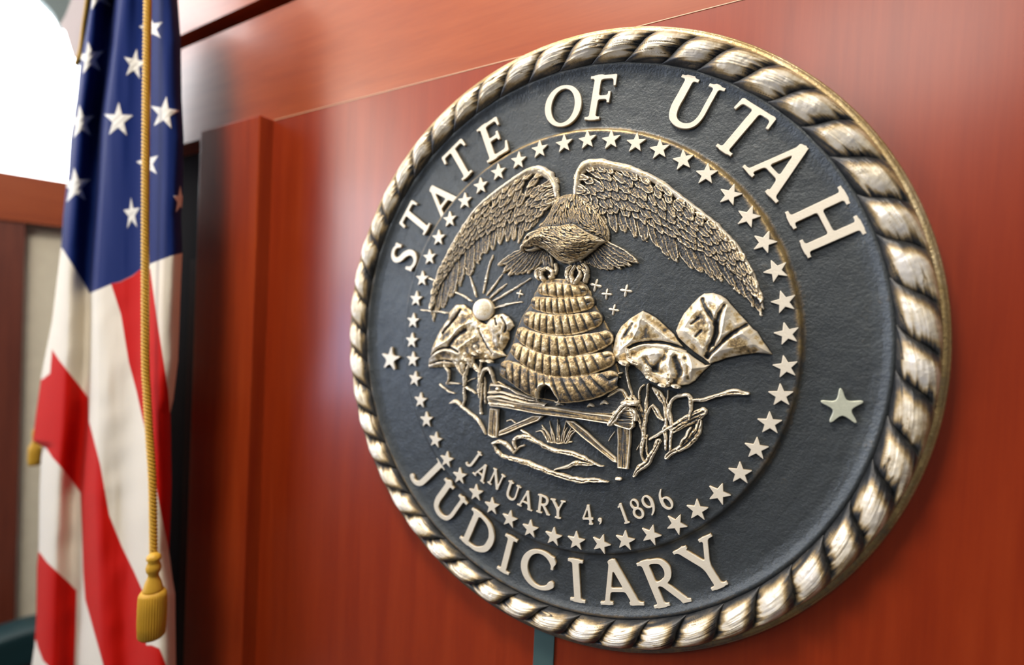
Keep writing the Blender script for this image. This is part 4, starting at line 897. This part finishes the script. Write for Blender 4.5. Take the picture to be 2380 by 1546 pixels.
dye([(258, 660), (281, 731), (299, 842), (317, 909), (331, 973), (340, 1010), (350, 1060), (355, 1000), (353, 1000), (360, 1116), (371, 1176), (383, 1236), (394, 1290), (470, 1290), (470, 900), (395, 959), (391, 909), (377, 820), (366, 749), (349, 625), (340, 618), (330, 623), (308, 641), (280, 655)], RED)
dye([(60, 880), (98, 882), (116, 868), (121, 812), (138, 838), (157, 862), (182, 893), (206, 925), (207, 980), (220, 1030), (233, 1081), (254, 1198), (282, 1268), (311, 1328), (334, 1380), (338, 1440), (340, 1500), (352, 1500), (371, 1508), (392, 1560), (400, 1800), (260, 1800), (240, 1546), (219, 1470), (198, 1395), (193, 1328), (191, 1247), (187, 1146), (160, 1108), (141, 1085), (122, 1064), (106, 1040), (60, 1040)], RED)
dye([(60, 1270), (92, 1284), (110, 1308), (134, 1330), (158, 1352), (178, 1373), (176, 1460), (173, 1560), (170, 1800), (150, 1800), (120, 1556), (100, 1536), (88, 1505), (84, 1490), (60, 1470)], RED)
FS = [(209, 136, 31, 35, 8), (188, 285, 30, 36, 6), (175, 433, 33, 38, 4), (275, 280, 31, 37, -2), (313, 150, 24, 32, -10), (382, 264, 31, 35, -8), (352, 66, 26, 28, 10), (344, 380, 24, 32, 12), (419, 466, 15, 30, 0), (306, 498, 17, 34, 4), (229, -14, 34, 36, 10), (395, 95, 0, 0, 0), (270, -20, 0, 0, 0)]
for x, y, rx_, ry_, tn in FS:
    if rx_ < 2: continue
    rx_ *= 1.12; ry_ *= 1.12; P = star_loop(1.0, .40, .02, rot=90+tn); dye([(x+rx_*a, y-ry_*b) for a, b in P], np.array([.72, .70, .64]), 1.2)
    sd = sd_poly(PXf, PY, np.array([(x+rx_*a, y-ry_*b) for a, b in P])); Hf += .0010*sstep(3, -3, sd)+.0003*sstep(2, -6, sd)*np.sin(PY/2.7+PXf/3)
Hf = .115+(Hf-.095)*.75+.018
Xf, Zf = back(PXf, PY, Hf)
nb = 60; tb = np.linspace(0, 1, nb+2)[1:-1]
Xb = Xf[:, -1:]+(Xf[:, :1]-Xf[:, -1:])*tb; Zb = Zf[:, -1:]+(Zf[:, :1]-Zf[:, -1:])*tb
Yb = -(Hf[:, -1:]+(Hf[:, :1]-Hf[:, -1:])*tb)+.030*np.sin(np.pi*tb)+.008*np.sin(tb*22)
Vx = np.concatenate([Xf, Xb], 1); Vz = np.concatenate([Zf, Zb], 1); Vy = np.concatenate([-Hf, Yb], 1)
cb = colr[:, -1:, :]*(1-tb[None, :, None])+colr[:, :1, :]*tb[None, :, None]; CC = np.concatenate([colr, cb], 1)
V = np.stack([Vx+1.0, Vy+.15, Vz+ZC], -1).reshape(-1, 3)
M_CLOTH, nt, b = newmat('flag_cloth')
at = nt.nodes.new('ShaderNodeAttribute'); at.attribute_name = 'dye'; nt.links.new(at.outputs['Color'], b.inputs['Base Color'])
b.inputs['Roughness'].default_value = .8; b.inputs['Sheen Weight'].default_value = .03; b.inputs['Sheen Roughness'].default_value = .4; b.inputs['Specular IOR Level'].default_value = .12
nw = tex_noise(nt, 900, 2); bp_ = nt.nodes.new('ShaderNodeBump'); bp_.inputs['Distance'].default_value = .0003; nt.links.new(nw.outputs['Fac'], bp_.inputs['Height']); nt.links.new(bp_.outputs[0], b.inputs['Normal'])
col4 = np.concatenate([CC, np.ones(CC.shape[:2]+(1,))], -1).reshape(-1, 4)
link('cloth', raw_mesh('cloth', V, grid_quads(nr, nc+nb, cm=True), {'dye': ('FLOAT_COLOR', col4)}), M_CLOTH, FLAG)
pole = box('pole', 0, 0, 0, 0, 0, 0, M_WOODD)   # replaced below
bpy.data.objects.remove(pole)
def lathe(name, prof_, cx, cy, mat, parent, seg=40, flute=0, fl=0, origin=(0, 0, 0), twist=0):
    a = np.linspace(0, 2*np.pi, seg, endpoint=False); P = np.array(prof_)
    A, r_ = np.meshgrid(a, P[:, 0], indexing='ij'); z_ = np.broadcast_to(P[:, 1], A.shape)
    rr3 = r_*(1+fl*np.abs(np.sin(flute*A/2+twist*z_)))
    V = np.stack([cx+rr3*np.cos(A)-origin[0], cy+rr3*np.sin(A)-origin[1], z_-origin[2]], -1).reshape(-1, 3)
    return link(name, raw_mesh(name, V, grid_quads(seg, len(P), cn=True)), mat, parent)
OF = (-1.0, -.15, 0)
lathe('pole', [(.0, .30), (.0155, .30), (.0155, 2.75), (0, 2.75)], -1.02, -.152, M_WOODD, FLAG, origin=OF)
def cord(name, path, h, rad_, parent):
    p = np.array(path, float); q = rs(spline(p, 8), 1500); hh = np.interp(np.linspace(0, 1, 1500), np.linspace(0, 1, len(h)), h)
    x, z = back(q[:, 0], q[:, 1], hh); C = np.stack([x, -hh, z+ZC], 1)-np.array(OF)
    d = np.gradient(C, axis=0); d /= np.linalg.norm(d, axis=1)[:, None]
    n1 = np.cross(d, [0, 1, 0]); n1 /= np.linalg.norm(n1, axis=1)[:, None]; n2 = np.cross(d, n1)
    L = np.r_[0, np.cumsum(np.linalg.norm(np.diff(C, axis=0), axis=1))]; a = np.linspace(0, 2*np.pi, 24, endpoint=False)
    A, LL = np.meshgrid(a, L); r_ = rad_*(.72+.34*np.abs(np.cos(1.5*(A+LL*300))))
    V = C[:, None, :]+r_[..., None]*(np.cos(A)[..., None]*n1[:, None, :]+np.sin(A)[..., None]*n2[:, None, :])
    return link(name, raw_mesh(name, V.reshape(-1, 3), grid_quads(len(L), 24, cm=True)), M_GOLD, parent)
cord('cord', [(346, -190), (343, 0), (340, 226), (338, 500), (338, 820), (342, 920), (347, 1010), (352, 1080), (355, 1150), (357, 1290)], [.228, .228, .224, .222, .222], .0068, FLAG)
cord('cord', [(222, -190), (207, -20), (196, 60), (188, 120), (178, 150)], [.20, .20, .19, .17, .155], .0055, FLAG)
def tassel(px, y0, sc_, h, parent):
    x, z = back(px, y0, h); cx, cy, zt = float(x), -h, float(z)+ZC; k = sc_
    t = lathe('tassel', [(.0, 0), (9*k, 0), (15*k, -6*k), (16*k, -13*k), (12*k, -19*k), (14*k, -25*k), (16.5*k, -34*k), (15*k, -43*k), (11*k, -50*k), (12*k, -58*k), (17*k, -70*k), (21*k, -86*k), (22*k, -92*k), (0, -93*k)], cx, cy, M_GOLD, parent, origin=(OF[0], OF[1], -zt))
    lathe('fringe', [(.0, -90*k), (22*k, -91*k), (27*k, -100*k), (28*k, -130*k), (28*k, -170*k), (26.5*k, -200*k), (22*k, -206*k), (0, -200*k)], cx, cy, M_GOLD, t, seg=240, flute=34, fl=.10, origin=(OF[0], OF[1], -zt), twist=120)
    return t
tassel(358, 1287, .00074, .240, FLAG)
tassel(82, 1000, .00085*.60, .110, FLAG)

# ------------------------------------------------------------------ chair behind the flag, curtain swag, panel end
def chair():
    o = CAMP+(AF*1.95+AX*((75-1190)/FPX)*1.95); o[2] = 0
    r = empty('armchair', (o[0], o[1], 0)); tag(r, 'dark teal leather chair with red piping, mostly hidden behind the flag at the lower left', 'chair')
    ztop = ZC+CAMP[2]-(1425-773)/FPX*1.95-.155
    az = math.atan2(o[1]-CAMP[1], o[0]-CAMP[0]); r.rotation_euler = (0, 0, az-math.pi/2)   # local -y faces the camera
    def slab(name, w_, t_, z0, z1, mat, y0, crown=0.0, par=r, n=28):
        U_, W_ = np.meshgrid(np.linspace(0, 2*np.pi, 48, endpoint=False), np.linspace(0, 1, n), indexing='ij')
        prof_ = np.minimum(1, np.sqrt(np.clip(1-np.abs(2*W_-1)**8, 0, 1))); cu, su = np.cos(U_), np.sin(U_)
        ex = np.sign(cu)*np.abs(cu)**.35*w_/2*prof_; ey = np.sign(su)*np.abs(su)**.8*t_/2*prof_
        z_ = z0+(z1-z0)*W_+crown*(1-(2*ex/w_)**2)*W_-.12*0
        V = np.stack([ex, y0+ey+.10*(ex/w_*2)**2*-.5, z_], -1).reshape(-1, 3)
        return link(name, raw_mesh(name, V, grid_quads(48, n, cn=True)), mat, par)
    slab('headrest', .60, .14, ztop-.165, ztop-.045, M_TEAL, 0, .045)
    slab('piping', .60, .15, ztop-.178, ztop-.158, M_REDP, 0, -.006)
    slab('backrest', .58, .13, ztop-.60, ztop-.179, M_BLACK, 0, 0)
    slab('seat', .52, .50, ztop-.68, ztop-.55, M_TEAL, -.22, 0)
    slab('pedestal', .07, .07, .05, ztop-.66, M_BLACK, -.2, 0)
    for k in range(5):
        a = k*2*math.pi/5; g = slab('foot', .30, .05, 0.0, .05, M_BLACK, 0, 0)
        g.location = (.14*math.cos(a), -.2+.14*math.sin(a), 0.001); g.rotation_euler = (0, 0, a)
chair()
def prism(name, pl, d0, d1, mat, P0_, N_, kind=None):
    """outline seen at pixels pl, set on the vertical plane through P0_, with real thickness"""
    import bmesh
    bm = bmesh.new(); f = [bm.verts.new(Vector(hit(x, y, P0_, N_)-N_*d0)+Vector((0, 0, ZC))) for x, y in pl]; g = [bm.verts.new(v.co-Vector(N_*(d1-d0))) for v in f]
    bm.faces.new(f); bm.faces.new(g[::-1]); n = len(f)
    for i in range(n): bm.faces.new((f[i], g[i], g[(i+1) % n], f[(i+1) % n]))
    bmesh.ops.recalc_face_normals(bm, faces=bm.faces[:]); bmesh.ops.bevel(bm, geom=bm.edges[:], offset=.002, segments=1, affect='EDGES')
    me = bpy.data.meshes.new(name); bm.to_mesh(me); bm.free(); o = link(name, me, mat, None, False)
    if kind: o['kind'] = kind
    return o
YN = np.array([0, -1.0, 0])
prism('trim_9', [(168, -260), (165, 0), (152, 34), (138, 58), (151, 76), (160, 106), (169, 134), (186, 141), (330, 141), (330, -260)], 0, .05, plain('pale_end_panel', (.20, .135, .115), .6), np.array([0, .03, 0]), YN, 'structure')
sw = prism('curtain_swag', [(40, -60), (96, 0), (116, 20), (129, 38), (135, 56), (145, 58), (156, 40), (172, 10), (190, -60)], 0, .06, M_GREYF, P0+NW*.10, NW)
tag(sw, 'grey fabric swag hanging at the top of the bright window', 'curtain')
